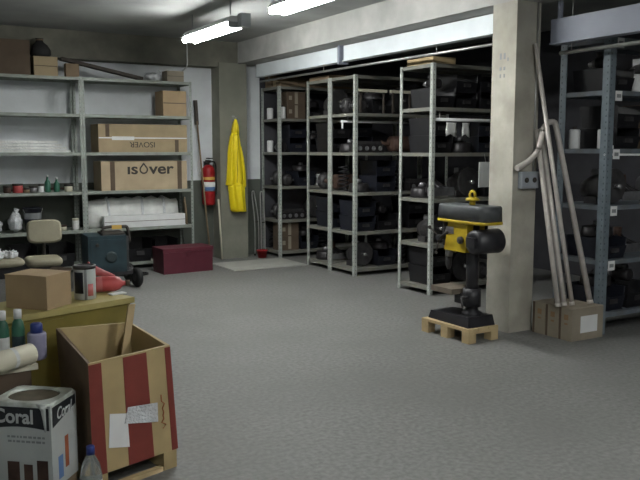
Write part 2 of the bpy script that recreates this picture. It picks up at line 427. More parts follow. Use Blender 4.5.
def p_spring(m):
    t = P('coil_spring', 'spring')
    b = NB(); pts = [(.062*math.cos(a), .062*math.sin(a), .01+.26*a/(12*PI)) for a in [i*PI/6 for i in range(73)]]
    tube(b, pts, .0085, 6); obj('coil', b, m, t)
    b = NB(); lathe(b, [(.075, 0), (.075, .006)], (0, 0, 0), 16); obj('spring_seat', b, 'iron', t)
    return t
def p_muff(m):
    t = P('exhaust_silencer', 'silencer')
    b = NB(); loft(b, [ring((x, 0, .085), (1, 0, 0), r*1.25, 18, r) for x, r in ((-.2, .05), (-.19, .078), (.19, .078), (.2, .05))]); obj('can', b, m, t)
    b = NB(); tube(b, smooth_path([(-.2, .02, .085), (-.27, .03, .085), (-.3, .06, .1)]), .02, 10); obj('inlet_pipe', b, 'rust', t)
    b = NB(); tube(b, [(.2, -.02, .085), (.29, -.03, .085)], .02, 10); obj('tail_pipe', b, 'alu', t)
    return t
def p_carton(m):
    t = P('parts_carton', 'box')
    bx('carton_body', m, t, -.15, .15, -.12, .12, 0, .2, .004)
    bx('tape', 'cardgrey', t, -.025, .025, -.1215, .1215, .02, .2012)
    bx('paper_label', 'cardgrey', t, -.12, -.07, -.1215, -.1201, .08, .14)
    return t
def p_manifold(m):
    t = P('exhaust_manifold', 'exhaust part')
    b = NB(); box(b, -.18, .18, -.012, 0, .02, .09); obj('flange', b, 'alu', t, .003)
    for k in range(4):
        b = NB(); x = -.14+.093*k
        tube(b, smooth_path([(x, 0, .055), (x, .06, .07), (x*.5, .12, .11), (0, .15, .16)], 4), .02, 8); obj('runner', b, m, t)
    b = NB(); cyl(b, (0, .15, .14), (0, .15, .22), .035, n=12); obj('collector', b, 'rust', t)
    return t
def p_can(m):
    t = P('oil_can', 'can')
    b = NB(); lathe(b, [(.045, 0), (.047, .005), (.047, .13), (.04, .14)], (0, 0, 0), 16); obj('can_body', b, m, t)
    b = NB(); lathe(b, [(.016, .14), (.016, .16)], (0, 0, 0), 12); obj('cap', b, 'ink', t)
    return t
def p_tray(m):
    t = P('parts_tray', 'tray')
    b = NB(); box(b, -.19, .19, -.15, .15, 0, .006)
    for (x0, x1, y0, y1) in ((-.19, .19, -.15, -.144), (-.19, .19, .144, .15), (-.19, -.184, -.144, .144), (.184, .19, -.144, .144)): box(b, x0, x1, y0, y1, .006, .055)
    obj('tray_body', b, m, t)
    b = NB()
    for k in range(5): cyl(b, (-.13+.065*k, -.1, .035), (-.13+.065*k, .11, .035), .024, n=8)
    obj('bushes', b, 'iron', t)
    return t
PROTO = {}
def proto(kind, fn, m, w, d, h, adj, cat):
    PROTO[kind+adj] = dict(root=fn(m), w=w, d=d, h=h, adj=adj, noun=kind.replace('_', ' '), used=False)
proto('starter_motor', p_starter, 'oily', .14, .3, .17, 'black', '')
proto('alternator', p_alt, 'iron', .26, .22, .18, 'dark grey', '')
proto('parts_bin', p_bin, 'black', .32, .42, .2, 'black', '')
proto('parts_bin', p_bin, 'bluep', .32, .42, .2, 'dark blue', '')
proto('brake_drum', p_drum, 'oily', .28, .28, .14, 'dark', '')
proto('gearbox_casing', p_gear, 'iron', .32, .42, .3, 'dark grey', '')
proto('cylinder_head', p_head, 'oily', .44, .18, .13, 'black', '')
proto('coil_spring', p_spring, 'black', .17, .17, .28, 'black', '')
proto('exhaust_silencer', p_muff, 'rust', .62, .22, .17, 'dark rusty', '')
proto('parts_carton', p_carton, 'carddark', .31, .25, .2, 'dark brown', '')
proto('exhaust_manifold', p_manifold, 'oily', .38, .2, .22, 'black', '')
proto('oil_can', p_can, 'white', .1, .1, .16, 'white', '')
proto('parts_tray', p_tray, 'black', .39, .31, .06, 'black', '')
ORD = ['first', 'second', 'third', 'fourth', 'fifth', 'sixth', 'seventh', 'eighth', 'ninth', 'tenth', 'eleventh', 'twelfth', 'thirteenth', 'fourteenth']
SHN = ['bottom', 'second', 'third', 'fourth', 'fifth']
def put(kind, loc, rz, label, group, sc=None):
    p = PROTO[kind]; r = p['root']
    if not p['used']:
        p['used'] = True; r.location = loc; r.rotation_euler = (0, 0, rz); r['label'] = label; r['group'] = group
        if sc: r.scale = sc
        return r
    return dup(r, loc, rz, label, group, sc)


FLAT = ('parts_binblack', 'parts_bindark blue', 'parts_cartondark brown')
def fill(rk, nm, x0, xmax, y0, y1, levels, kinds, seed):
    """spare parts along each shelf: a front row stacked two high where it fits, and a second piece behind at the aisle end"""
    rnd = random.Random(seed)
    D = y1-y0; grp = 'spare parts on the '+nm
    for si in range(5):
        z = levels[si]+.0005; hmax = levels[si+1]-levels[si]-.055
        x = x0+.055; n = 0; fails = 0; last = None
        while n < 9 and fails < 12:
            k = rnd.choice(kinds); p = PROTO[k]
            if x+p['w'] > xmax or (k == last and k not in FLAT) or p['d'] > D-.06: fails += 1; continue
            last = k; fails = 0
            sh = min(rnd.uniform(1.0, 1.3), hmax/p['h'])
            if k in FLAT: sh = min(rnd.uniform(.85, 1.05), hmax/p['h'])
            yc = y0 + (.085 if rk is rB2 and si == 4 else .035) + p['d']/2 + rnd.uniform(0, max(0, min(.05, D-.09-p['d'])))
            xc = x+p['w']/2
            put(k, (xc, yc, z), 0, f"{p['adj']} {p['noun']} on {SHN[si]} shelf of {nm}, {ORD[n]} from aisle end", grp, (1, 1, sh))
            top = p['h']*sh
            if k in FLAT and hmax-top > .13:
                k2 = k if hmax-top > .19 and rnd.random() < .6 else rnd.choice(['cylinder_headblack', 'brake_drumdark', 'starter_motorblack', 'parts_trayblack'])
                p2 = PROTO[k2]
                if p2['w'] > p['w']: k2 = 'brake_drumdark'; p2 = PROTO[k2]
                s2 = min(.95, (hmax-top)/p2['h'])
                put(k2, (xc, yc, z+top+.001), 0, f"{p2['adj']} {p2['noun']} topping {ORD[n]} pile from aisle end, {SHN[si]} shelf of {nm}", grp, (1, 1, s2))
            if n == 0:
                room = y1-.03-(yc+p['d']/2)-.01
                for k2 in ('brake_drumdark', 'alternatordark grey', 'parts_trayblack', 'coil_springblack', 'oil_canwhite'):
                    p2 = PROTO[k2]
                    if p2['d'] <= room and p2['w'] <= p['w']+.008:
                        put(k2, (x0+.055+p2['w']/2, y1-.03-p2['d']/2, z), 0, f"{p2['adj']} {p2['noun']} behind first pile on {SHN[si]} shelf of {nm}", grp, (1, 1, min(1.2, hmax/p2['h'])))
                        break
            n += 1; x += p['w'] + rnd.uniform(.012, .03)
A_ = ['parts_binblack']*5 + ['parts_bindark blue']*2 + ['gearbox_casingdark grey']*3 + ['cylinder_headblack', 'brake_drumdark', 'alternatordark grey', 'starter_motorblack', 'parts_cartondark brown', 'exhaust_manifoldblack', 'exhaust_silencerdark rusty', 'coil_springblack', 'oil_canwhite']
fill(rA, 'corner rack', XB-.02, XB+1.0, 9.86, 10.42, LV, A_, 11)
fill(rB1, 'far paired rack', XB, XB+.75, 8.505, 9.09, LV, A_, 12)
fill(rB2, 'near paired rack', XB, XB+1.38, 7.915, 8.50, LV, A_, 13)
fill(rC, 'lone rack', XB, XB+1.4, 6.44, 7.01, LV, A_, 14)
fill(rD, 'blue-grey rack', 5.27, 6.5, 4.31, 4.83, LD, A_, 15)
for x, lb in ((2.72, 'directly behind the teal welding machine'), (3.10, 'second from the right end'), (3.46, 'at the right end, behind the maroon chest'), (2.1, 'directly behind the beige chair'), (1.65, 'left of the one behind the beige chair')):
    put('parts_binblack', (x, 10.12, LV[0]+.0005), 0, 'black bin low on left rack, '+lb, 'bins under the left rack', (1.05, 1, 1.4))  # black bins added to deepen the dark under the lowest left shelves
for p in PROTO.values():
    if not p['used']:
        for ch in list(p['root'].children): bpy.data.objects.remove(ch)
        bpy.data.objects.remove(p['root'])

# ------------------------------------------------------------------ left rack: cartons and goods
def carton(name, label, x0, x1, y0, y1, z0, z1, m='card', group=None, seam=True, rz=0):
    t = thing(name, label, 'box', ((x0+x1)/2, y0, z0), rz, group)
    w = (x1-x0)/2; d = y1-y0; h = z1-z0
    bx('carton_body', m, t, -w, w, 0, d, 0, h, .006)
    if seam:
        bx('tape_strip', 'carddark' if seam == 'dark' else 'tape', t, -w*.995, w*.995, -.0016, -.0002, h*.49, h*.53)
    return t, w, d, h
SH = LV
t, w, d, h = carton('long_carton', 'long brown carton with a white tape strip, on shelf above the lettered carton', 2.60, 3.78, 9.93, 10.31, SH[3]+.002, SH[3]+.36, 'card2', 'long cartons on the left rack')
bx('tape_patch', 'white', t, -.42, -.13, -.0035, -.0018, h*.43, h*.56)
bx('end_strap', 'carddark', t, .42, .47, -.003, -.0005, .0, h*.45)
bx('end_strap', 'carddark', t, -.50, -.45, -.003, -.0005, h*.55, h)
x = text('printed_lettering', 'ISOVER', .1, 'ink', t, (.15, -.0025, .13), (PI/2, PI, 0), sx=1.05)
x['label'] = 'dark lettering printed upside down'
t, w, d, h = carton('long_carton', 'long brown carton lettered isover in dark print, in the middle of left rack', 2.62, 3.77, 9.93, 10.31, SH[2]+.002, SH[2]+.375, 'cardpale', 'long cartons on the left rack', False)
for q in (-.46, .44): bx('end_strap', 'carddark', t, q, q+.06, -.003, -.0005, 0, h)
text('printed_lettering', '\u0131s', .2, 'ink', t, (-.245, -.0025, h*.56), (PI/2, 0, 0), sx=1.25, off=.004)
text('printed_lettering', 'ver', .2, 'ink', t, (.055, -.0025, h*.56), (PI/2, 0, 0), sx=1.25, off=.004)
b = NB()
prof = []
for i in range(28):
    a = PI/2 + 2*PI*i/28; r = .058
    pk = .035*max(0, 1-abs(i if i < 14 else 28-i)/3.0)
    prof.append(((r)*math.cos(a), (r+pk)*math.sin(a) if math.sin(a) > 0 else r*math.sin(a)))
outer = [(px, pz) for px, pz in prof]; inner = [(px*.66, pz*.66) for px, pz in prof]
vo = [b.verts.new((px-.02, -.0025, pz+h*.56+.055)) for px, pz in outer]; vi = [b.verts.new((px-.02, -.0025, pz+h*.56+.055)) for px, pz in inner]
for i in range(28):
    b.faces.new((vo[i], vo[(i+1) % 28], vi[(i+1) % 28], vi[i]))
x = obj('printed_letter', b, 'ink', t); x['label'] = 'round letter with a pointed top'
carton('small_carton', 'small brown carton at the right end of the highest left rack shelf', 3.46, 3.78, 9.93, 10.25, SH[4]+.002, SH[4]+.33, 'card', None, 'dark')
carton('long_box', 'long white box lying in front of the wrapped bundle on lower left rack', 2.64, 3.73, 9.925, 10.06, SH[1]+.002, SH[1]+.155, 'white', None, 'dark')
t = thing('wrapped_bundle', 'long bundle in grey white plastic wrap behind the long white box', 'bundle', (3.08, 10.2, SH[1]+.002))
b = NB(); R = []
for i in range(15):
    x = -.62+1.24*i/14; k = 1-.12*(abs(i-7)/7)**3
    R.append([Vector((x+.14*(c-.5 if False else 0), y*k*(1+.05*math.sin(i*2.1)), z*k*(1+.04*math.sin(i*3.3+y*9)))) for y, z in ((-.12, 0), (.11, 0), (.12, .2), (.09, .34), (-.02, .38), (-.09, .33), (-.125, .16))])
loft(b, R); obj('plastic_wrap', b, 'film', t)
for q in (-.35, .1, .4):
    b = NB(); loft(b, [[Vector((q+e, y, z)) for y, z in ((-.128, 0), (.12, 0), (.128, .2), (.096, .352), (-.02, .392), (-.096, .342), (-.132, .16))] for e in (0, .03)]); obj('binding_tape', b, 'crumple', t)
for i in range(3):
    b = NB(); tube(b, smooth_path([(3.765+.018*i, 9.95+.07*i, SH[1]+.004), (3.76+.018*i, 9.96+.07*i, SH[1]+.2), (3.75+.02*i, 9.99+.07*i, SH[1]+.37-.03*i)]), .011, 8)
    tag(obj('wooden_stick', b, 'woodm'), ['front', 'middle', 'rear'][i]+' one of three brown sticks standing right of the wrapped bundle', 'stick', 'sticks by the wrapped bundle')
# left bay
for i in range(4):
    t = thing('foam_sheet', ['lowest', 'second lowest', 'second highest', 'topmost'][i]+' white sheet in the flat pile on the rack shelf left of the cartons', 'sheet', (1.64, 10.12, SH[3]+.002+.037*i), 0, 'white sheets in a pile')
    b = NB(); n = 14; e = .62-.05*i
    top = []
    for s in (0, 1):
        for j in range(n+1):
            xx = -.66+(e+.66)*j/n
            zz = (.03 if s else 0)*(1-.25*max(0, j/n-.7))
            top.append((xx, zz))
    lo = [(xx, 0) for xx, _ in top[:n+1]]; hi = [(xx, zz) for xx, zz in top[n+1:]]
    pr = lo + hi[::-1]
    loft(b, [[Vector((xx, yy, zz)) for xx, zz in pr] for yy in (-.18+.01*i, .19)])
    obj('sheet', b, 'film', t)
small = [('paint_pot', 'small dark red pot', 1.62, .06, .10, 'redplas'), ('paint_pot', 'small rusty pot', 1.50, .045, .08, 'rust'), ('glass_bottle', 'green bottle', 1.97, .035, .2, 'green'), ('glass_bottle', 'second green bottle', 2.08, .035, .17, 'green'), ('paint_pot', 'small grey pot', 1.80, .05, .07, 'alu'), ('paint_pot', 'small cream pot', 2.22, .05, .08, 'ivory'), ('paint_pot', 'flat brown pot', 1.72, .04, .05, 'woodm'), ('paint_pot', 'small white pot', 1.89, .035, .09, 'white')]
for nme, lb, x, r, hh, m in small:
    t = thing(nme, lb+' among the clutter on rack shelf above the beige chair', nme.split('_')[1], (x, 9.99, SH[2]+.002), 0, 'clutter on the left rack')
    b = NB()
    if 'bottle' in nme: lathe(b, [(r*.95, 0), (r, .01), (r, hh*.6), (r*.4, hh*.78), (r*.35, hh)], n=16)
    else: lathe(b, [(r*.92, 0), (r, .006), (r, hh), (r*.9, hh+.004)], n=16)
    obj('container', b, m, t)
    b = NB(); lathe(b, [(r*(.42 if 'bottle' in nme else 1.04), hh-.012), (r*(.42 if 'bottle' in nme else 1.04), hh+.012)], n=14); obj('lid', b, 'white' if 'bottle' in nme else 'ink', t)
b = NB(); tube(b, smooth_path([(1.5, 10.0, 0), (1.7, 10.06, .02), (1.9, 10.03, .012), (2.15, 10.08, .02), (2.3, 10.05, 0)]), .014, 8)
o = tag(obj('rubber_hose', b, 'rust'), 'brown hose lying behind the pots on the rack shelf', 'hose'); o.location = (0, .08, SH[2]+.018)
t = thing('bucket', 'dark blue bucket with pale band standing on the lower left rack shelf', 'bucket', (1.785, 10.02, SH[1]+.002))
b = NB(); lathe(b, [(.085, 0), (.108, .28), (.115, .285), (.115, .3), (.1, .3), (.08, .02)], n=24); obj('pail', b, 'bluep', t)
b = NB(); lathe(b, [(.0985, .16), (.1045, .235)], n=24, cap=False); obj('paper_band', b, 'greyink', t)
b = NB(); tube(b, [(.113*math.cos(a), -.115*math.sin(a)*.3-.02, .285-.09*math.sin(a)) for a in [PI*i/14 for i in range(15)]], .004, 6); obj('handle', b, 'galv', t)
for i, (x, sx, sz) in enumerate(((1.33, .12, .2), (1.58, .10, .24))):
    b = NB(); bmesh.ops.create_icosphere(b, subdivisions=3, radius=1)
    for v in b.verts:
        k = 1+.16*math.sin(7*v.co.x+3*i)*math.sin(6*v.co.y+1)+.1*math.sin(9*v.co.z)
        v.co = Vector((v.co.x*sx*k*.8, v.co.y*.1*k, max(0, .5+.5*v.co.z*k)*sz))
    for f in b.faces: f.smooth = True
    t = thing('plastic_bag', ['flatter crumpled white bag at the far left of lower left rack shelf', 'taller crumpled white bag beside the dark blue bucket'][i], 'bag', (x, 10.02, SH[1]+.002))
    obj('bag_body', b, 'crumple', t)
    b = NB(); cyl(b, (0, 0, sz*.93), (.02, -.01, sz+.05), .015, .035, 10); obj('knot', b, 'crumple', t)
t = thing('jar', 'pale jar near the rack post to the right of the beige chair', 'jar', (2.29, 9.98, SH[1]+.002))
b = NB(); lathe(b, [(.04, 0), (.043, .01), (.043, .11), (.035, .125)], n=18); obj('jar_body', b, 'film', t)
b = NB(); lathe(b, [(.04, .12), (.04, .145)], n=18); obj('lid', b, 'ivory', t)
t = thing('jar', 'low tin of brown paint beside the pale jar on the lower rack shelf', 'jar', (2.13, 9.99, SH[1]+.002))
b = NB(); lathe(b, [(.05, 0), (.052, .055)], n=18); obj('jar_body', b, 'ivory', t)
b = NB(); lathe(b, [(.054, .05), (.054, .066)], n=18); obj('lid', b, 'rust', t)
# on top of the left rack
TZ = 2.447
carton('carton', 'tan carton on rack top below the dark bag', 1.86, 2.14, 9.95, 10.18, TZ, TZ+.23, 'card2', None, 'dark')
carton('carton', 'dull brown carton on rack top at the far left', 1.00, 1.42, 9.95, 10.17, TZ, TZ+.36, 'carddark', None, 'dark')
carton('carton', 'dull brown carton on rack top, second from the left', 1.45, 1.82, 9.95, 10.18, TZ, TZ+.41, 'carddark', None, 'dark')
carton('carton', 'low grey brown carton on rack top above the small carton', 3.53, 3.76, 9.95, 10.15, TZ, TZ+.14, 'cardgrey', None, 'dark')
b = NB(); R = []
for i, (z, r) in enumerate(((0, .1), (.03, .12), (.09, .115), (.14, .085), (.17, .05), (.2, .035), (.22, .05))):
    R.append([Vector((r*1.0*math.cos(a)*(1+.1*math.sin(3*a+i)), r*.8*math.sin(a), z)) for a in [2*PI*k/16 for k in range(16)]])
loft(b, R); t = thing('cloth_bag', 'black tied bag sitting on the tan carton on rack top', 'bag', (1.96, 10.06, TZ+.232)); obj('bag_body', b, 'rubber', t)
b = NB(); lathe(b, [(.04, .195), (.042, .205), (.04, .212)], n=14); obj('tie', b, 'woodm', t)
t = thing('wooden_board', 'long dark board leaning low across the left rack top', 'board', (2.7, 10.02, TZ))
b = NB(); box(b, -.52, .52, -.06, .06, -.02, .02, Matrix.Rotation(math.radians(11), 3, 'Y')); 
for v in b.verts: v.co.z += .122
obj('board', b, 'woodd', t, .003)
b = NB(); box(b, -.46, -.30, -.05, .05, .0, .165); obj('prop_block', b, 'woodm', t, .004)
b = NB(); bmesh.ops.create_icosphere(b, subdivisions=3, radius=1)
for v in b.verts:
    k = 1+.2*math.sin(8*v.co.x)*math.sin(7*v.co.y+1)
    v.co = Vector((v.co.x*.11*k, v.co.y*.08*k, (v.co.z*k*.5+.5)*.11 if v.co.z > -.9 else 0))
for f in b.faces: f.smooth = True
t = thing('plastic_bag', 'crumpled clear white bag on rack top beside the grey brown carton', 'bag', (3.365, 10.03, TZ)); obj('bag_body', b, 'crumple', t)
b = NB(); cyl(b, (.05, 0, .09), (.09, -.01, .13), .012, .026, 10); obj('knot', b, 'crumple', t)
# on top of the storage racks
for i, (x0, x1, y0, y1, m) in enumerate(((5.16, 6.5, 9.88, 10.0, 'woodm'), (5.2, 6.6, 10.02, 10.17, 'card2'), (5.18, 6.5, 10.2, 10.38, 'woodm'))):
    b = NB(); box(b, x0, x1, y0, y1, TZ+.002, TZ+.07+.05*i)
    tag(obj('wooden_plank', b, m, bev=.004), ['front', 'middle', 'rear'][i]+' plank of the three on top of the far corner rack', 'plank', 'planks on the corner rack')
b = NB(); box(b, 5.17, 5.55, 8.55, 9.05, TZ+.002, TZ+.05); tag(obj('wooden_plank', b, 'woodm', bev=.004), 'short brown board on top of the far rack of the pair', 'plank')
b = NB(); box(b, 5.2, 5.5, 6.5, 6.95, TZ+.002, TZ+.075); tag(obj('wooden_block', b, 'wood', bev=.006), 'flat pine block on top of the lone rack', 'block')
for i, (x, l) in enumerate(((5.22, .42), (5.7, .34))):
    t = thing('trestle', 'x', 'trestle', (x, 7.94, LV[4]+.002))
    bx('crossbar', 'ivory', t, 0, l, 0, .035, .255, .29, .003)
    for q in (.03, l-.05): bx('leg', 'woodd', t, q, q+.02, .008, .028, 0, .2545)
    tag(t, ['pale wooden trestle nearer the aisle end on the highest shelf of near paired rack', 'pale wooden trestle farther from the aisle on the highest shelf of near paired rack'][i], 'trestle')
t = thing('card_notice', 'pale card hanging at the lone rack beside the concrete pillar', 'card', (5.88, 6.415, 1.145))
bx('card', 'film', t, -.095, .095, -.006, .006, 0, .275)
b = NB(); cyl(b, (0, .0, .275), (0, .022, .36), .003, n=6); obj('hook', b, 'galv', t)
for i, (x, wd) in enumerate(((5.42, .14), (5.62, .1))):
    t = thing('plastic_sheet', ['wider scrap of white plastic hanging under the conduit of the lone rack', 'narrower scrap of white plastic hanging under the conduit of the lone rack'][i], 'sheet', (x, 6.452, 1.72))
    b = NB(); R = []
    for k in range(7):
        z = .02*k; R.append([Vector((-wd/2+wd*j/5, .006*math.sin(j*2+k)+s, z-.012*abs(j-2) if k == 0 else z)) for s in (0, .004) for j in (range(6) if s == 0 else range(5, -1, -1))])
    loft(b, R); obj('sheet', b, 'film', t)

# ------------------------------------------------------------------ back wall corner
t = thing('fire_extinguisher', 'red fire extinguisher hanging on the back wall left of the raincoat', 'fire extinguisher', (4.245, 10.34, .77))
b = NB(); lathe(b, [(.08, 0), (.092, .015), (.095, .04), (.095, .46), (.085, .52), (.055, .56), (.03, .575)], n=28); obj('cylinder', b, 'extred', t)
b = NB(); lathe(b, [(.0965, .36), (.0965, .40)], n=28, cap=False); obj('yellow_band', b, 'lyel', t)
b = NB(); loft(b, [[Vector((.0968*math.cos(a), .0968*math.sin(a), z)) for a in [PI*1.15+PI*.7*k/12 for k in range(13)]] + [Vector((.09*math.cos(a), .09*math.sin(a), z)) for a in [PI*1.85-PI*.7*k/12 for k in range(13)]] for z in (.2, .33)]); lb = obj('instruction_label', b, 'white', t)
b = NB(); loft(b, [[Vector((.0978*math.cos(a), .0978*math.sin(a), z)) for a in [PI*1.2+PI*.6*k/12 for k in range(13)]] + [Vector((.09*math.cos(a), .09*math.sin(a), z)) for a in [PI*1.8-PI*.6*k/12 for k in range(13)]] for z in (.205, .26)]); obj('printed_panel', b, 'lblue', lb)
b = NB(); cyl(b, (0, 0, .57), (0, 0, .63), .022, n=12); box(b, -.03, .03, -.03, .03, .6, .64); obj('valve', b, 'ink', t)
b = NB(); box(b, -.02, .02, -.13, .02, .655, .67); box(b, -.015, .015, -.11, .0, .63, .64); obj('lever', b, 'ink', t, .003)
b = NB(); tube(b, smooth_path([(.02, -.02, .61), (.09, -.03, .6), (.115, -.02, .45), (.112, -.03, .25), (.105, -.035, .15)]), .011, 8); obj('hose', b, 'rubber', t)
bx('wall_bracket', 'iron', t, -.03, .03, .088, .109, .40, .62)
t = thing('broom', 'long brown broom leaning between the left rack and the fire extinguisher', 'broom', (4.125, 10.02, .0))
b = NB(); cyl(b, (.0, 0, .09), (-.045, .30, 1.95), .012, n=10); obj('handle', b, 'woodm', t)
b = NB(); hexa(b, [(-.07, .29, 1.9), (-.02, .29, 1.9), (-.02, .32, 1.9), (-.07, .32, 1.9)], [(-.075, .295, 2.24), (-.035, .295, 2.24), (-.035, .35, 2.24), (-.075, .35, 2.24)]); obj('brush_head', b, 'woodd', t, .004)
b = NB(); cyl(b, (.0, 0, .0), (.0, 0, .1), .014, n=10); obj('end_sleeve', b, 'rubber', t)
b = NB(); cyl(b, (4.325, 10.07, .011), (4.315, 10.15, .86), .013, n=10); tag(obj('wooden_pole', b, 'ivory'), 'short white pole leaning against the column edge under the fire extinguisher', 'pole')
for i, (xa, xb) in enumerate(((4.93, 4.965), (4.985, 4.99))):
    t = thing('steel_crutch', ['left one of two steel crutches standing right of the raincoat column', 'right one of two steel crutches standing right of the raincoat column'][i], 'crutch', (xb, 10.27-.16*i, .0))
    b = NB(); d = xb-xa
    tube(b, smooth_path([(-.03, 0, .014), (-.03, 0, .5), (-.03-d, .01, .9), (-.01-d, .01, .95), (.01-d, .01, .9), (.03, 0, .5), (.03, 0, .014)], 5), .009, 8); obj('frame_tube', b, 'galv', t)
    b = NB(); cyl(b, (-.03, 0, .5), (.03, 0, .5), .008, n=8); obj('hand_grip', b, 'ink', t)
    for xt in (-.03, .03):
        b = NB(); cyl(b, (xt, 0, 0), (xt, 0, .03), .014, n=10); obj('rubber_tip', b, 'rubber', t)
t = thing('plastic_pot', 'small dark red pot on the floor beside the two steel crutches', 'pot', (4.93, 10.02, 0))
b = NB(); lathe(b, [(.06, 0), (.078, .10), (.084, .1), (.084, .115), (.07, .115), (.055, .01)], n=20); obj('pot_body', b, 'extred', t)
b = NB(); lathe(b, [(.07, .085), (.02, .1)], n=16); obj('contents', b, 'woodd', t)

# raincoat
t = thing('raincoat', 'yellow raincoat hanging on the concrete column at the back', 'raincoat', (4.56, 10.09, 0))
def coat(secs, m, name, par, ph=0, fold=.10):
    b = NB(); R = []
    for z, x0, x1, dy in secs:
        cx = (x0+x1)/2; hw = (x1-x0)/2
        R.append([Vector((cx+hw*math.cos(a)*(1+fold*.25*math.sin(5*a+ph)), dy*math.sin(a)*(1+fold*2.2*math.sin(6*a+ph+z*2.2)), z)) for a in [2*PI*k/40 for k in range(40)]])
    loft(b, R); return obj(name, b, m, par)
coat([(.675, -.05, .155, .05), (.70, -.085, .152, .06), (.85, -.10, .140, .062), (1.02, -.115, .135, .062), (1.12, -.12, .13, .06)], 'yellow', 'coat_skirt', t, .6, .16)
coat([(1.055, -.148, .09, .06), (1.075, -.15, .125, .068), (1.13, -.137, .132, .07), (1.3, -.125, .12, .068), (1.5, -.115, .098, .064), (1.62, -.10, .075, .06), (1.74, -.075, .055, .052), (1.82, -.045, .04, .04)], 'yellow', 'coat_body', t, 0, .13)
coat([(1.76, -.05, .05, .05), (1.82, -.056, .05, .058), (1.9, -.035, .04, .05), (1.96, -.012, .025, .03), (1.985, .0, .012, .012)], 'yellow', 'hood', t, 1.2, .1)
coat([(1.02, .08, .15, .025), (1.05, .08, .155, .032), (1.25, .075, .145, .034), (1.45, .055, .12, .034), (1.6, .03, .085, .028)], 'yellow', 'sleeve', t, 2, .12)
b = NB(); tube(b, smooth_path([(.02, -.055, 1.74), (0, -.078, 1.5), (-.012, -.082, 1.25), (-.02, -.08, 1.09)]), .006, 6); o = obj('front_flap', b, 'yeldark', t)
t2 = thing('coat_hook', 'metal hook on the column holding the yellow raincoat', 'hook', (4.565, 10.168, 1.98))
b = NB(); box(b, -.02, .02, -.006, 0, -.03, .05); obj('hook_plate', b, 'galv', t2, .002)
b = NB(); tube(b, smooth_path([(0, -.004, .02), (0, -.05, .0), (0, -.085, .0), (0, -.09, .03)]), .006, 8); obj('hook_arm', b, 'galv', t2)

# maroon chest, welding machine
t = thing('storage_chest', 'dark maroon chest on the floor at the foot of left rack', 'chest', (3.18, 9.24, 0), math.radians(3))
bx('chest_body', 'maroon', t, 0, .67, 0, .36, 0, .27, .008)
bx('chest_lid', 'maroon', t, -.008, .678, -.008, .368, .272, .32, .01)
b = NB(); box(b, .30, .37, -.014, -.0005, .22, .265); obj('clasp', b, 'maroon', t, .003)
t = thing('welding_machine', 'dark teal wheeled welding machine in front of the long cartons', 'machine', (2.1, 8.60, 0), math.radians(-4))
bx('cabinet', 'teal', t, 0, .42, 0, .42, .19, .60, .015)
bx('front_panel', 'teal', t, .03, .39, -.008, .002, .23, .56, .004)
b = NB(); lathe(b, [(.065, 0), (.065, .004), (.045, .004)], (.25, -.008, .36), 20, (0, -1, 0)); o = obj('badge', b, 'badge', t); o['label'] = 'faded round badge'
b = NB(); lathe(b, [(.02, 0), (.018, .02)], (.10, -.008, .50), 14, (0, -1, 0)); obj('control_knob', b, 'ink', t)
b = NB(); tube(b, smooth_path([(.2, .2, .6), (.2, .2, .66), (.26, .2, .68), (.42, .2, .68), (.48, .2, .66), (.5, .2, .5)]), .018, 10); obj('handle', b, 'ink', t)
bx('handle_tag', 'lyel', t, .30, .41, .175, .185, .655, .70)
bx('top_tray', 'ink', t, .17, .42, .04, .36, .60, .625, .005)
bx('chassis', 'iron', t, .0, .52, .03, .39, .15, .19, .006)
bx('rear_frame', 'iron', t, .43, .46, .06, .36, .19, .58, .006)
for y in (.0, .42):
    b = NB(); lathe(b, [(.05, -.028), (.10, -.026), (.112, -.012), (.112, .012), (.10, .026), (.05, .028)], (.53, y+.0, .113), 24, (1, .25, 0)); wh = obj('wheel', b, 'rubber', t)
    b = NB(); lathe(b, [(.045, -.033), (.05, .033)], (.53, y, .113), 16, (1, .25, 0)); obj('wheel_hub', b, 'iron', wh)
for y in (.06, .36): bx('foot', 'iron', t, .03, .07, y-.02, y+.02, 0, .15)
b = NB(); tube(b, smooth_path([(2.40, 9.02, .30), (2.5, 9.3, .07), (2.85, 9.28, .015), (3.02, 9.4, .015), (2.85, 9.52, .015), (2.68, 9.4, .035)], 8), .013, 8); tag(obj('welding_cable', b, 'rubber'), 'black cable lying behind the teal welding machine toward the maroon chest', 'cable')

# ------------------------------------------------------------------ drill press on its pallet
t = thing('wooden_pallet', 'small pine pallet on the floor under the drill press', 'pallet', (4.262, 4.925, 0), math.radians(3))
for x in (-.165, -.053, .059): bx('deck_board', 'wood', t, x, x+.107, -.285, .285, .095, .118, .003)
for y in (-.285, -.035, .205):
    bx('crosspiece', 'wood', t, -.165, .166, y, y+.08, .075, .0945)
    for x in (-.165, .086): bx('block', 'wood', t, x, x+.08, y, y+.08, 0, .0745, .003)
t = thing('drill_press', 'black and yellow bench drill press standing on the small pallet', 'drill press', (4.285, 4.80, .119), math.radians(-90))
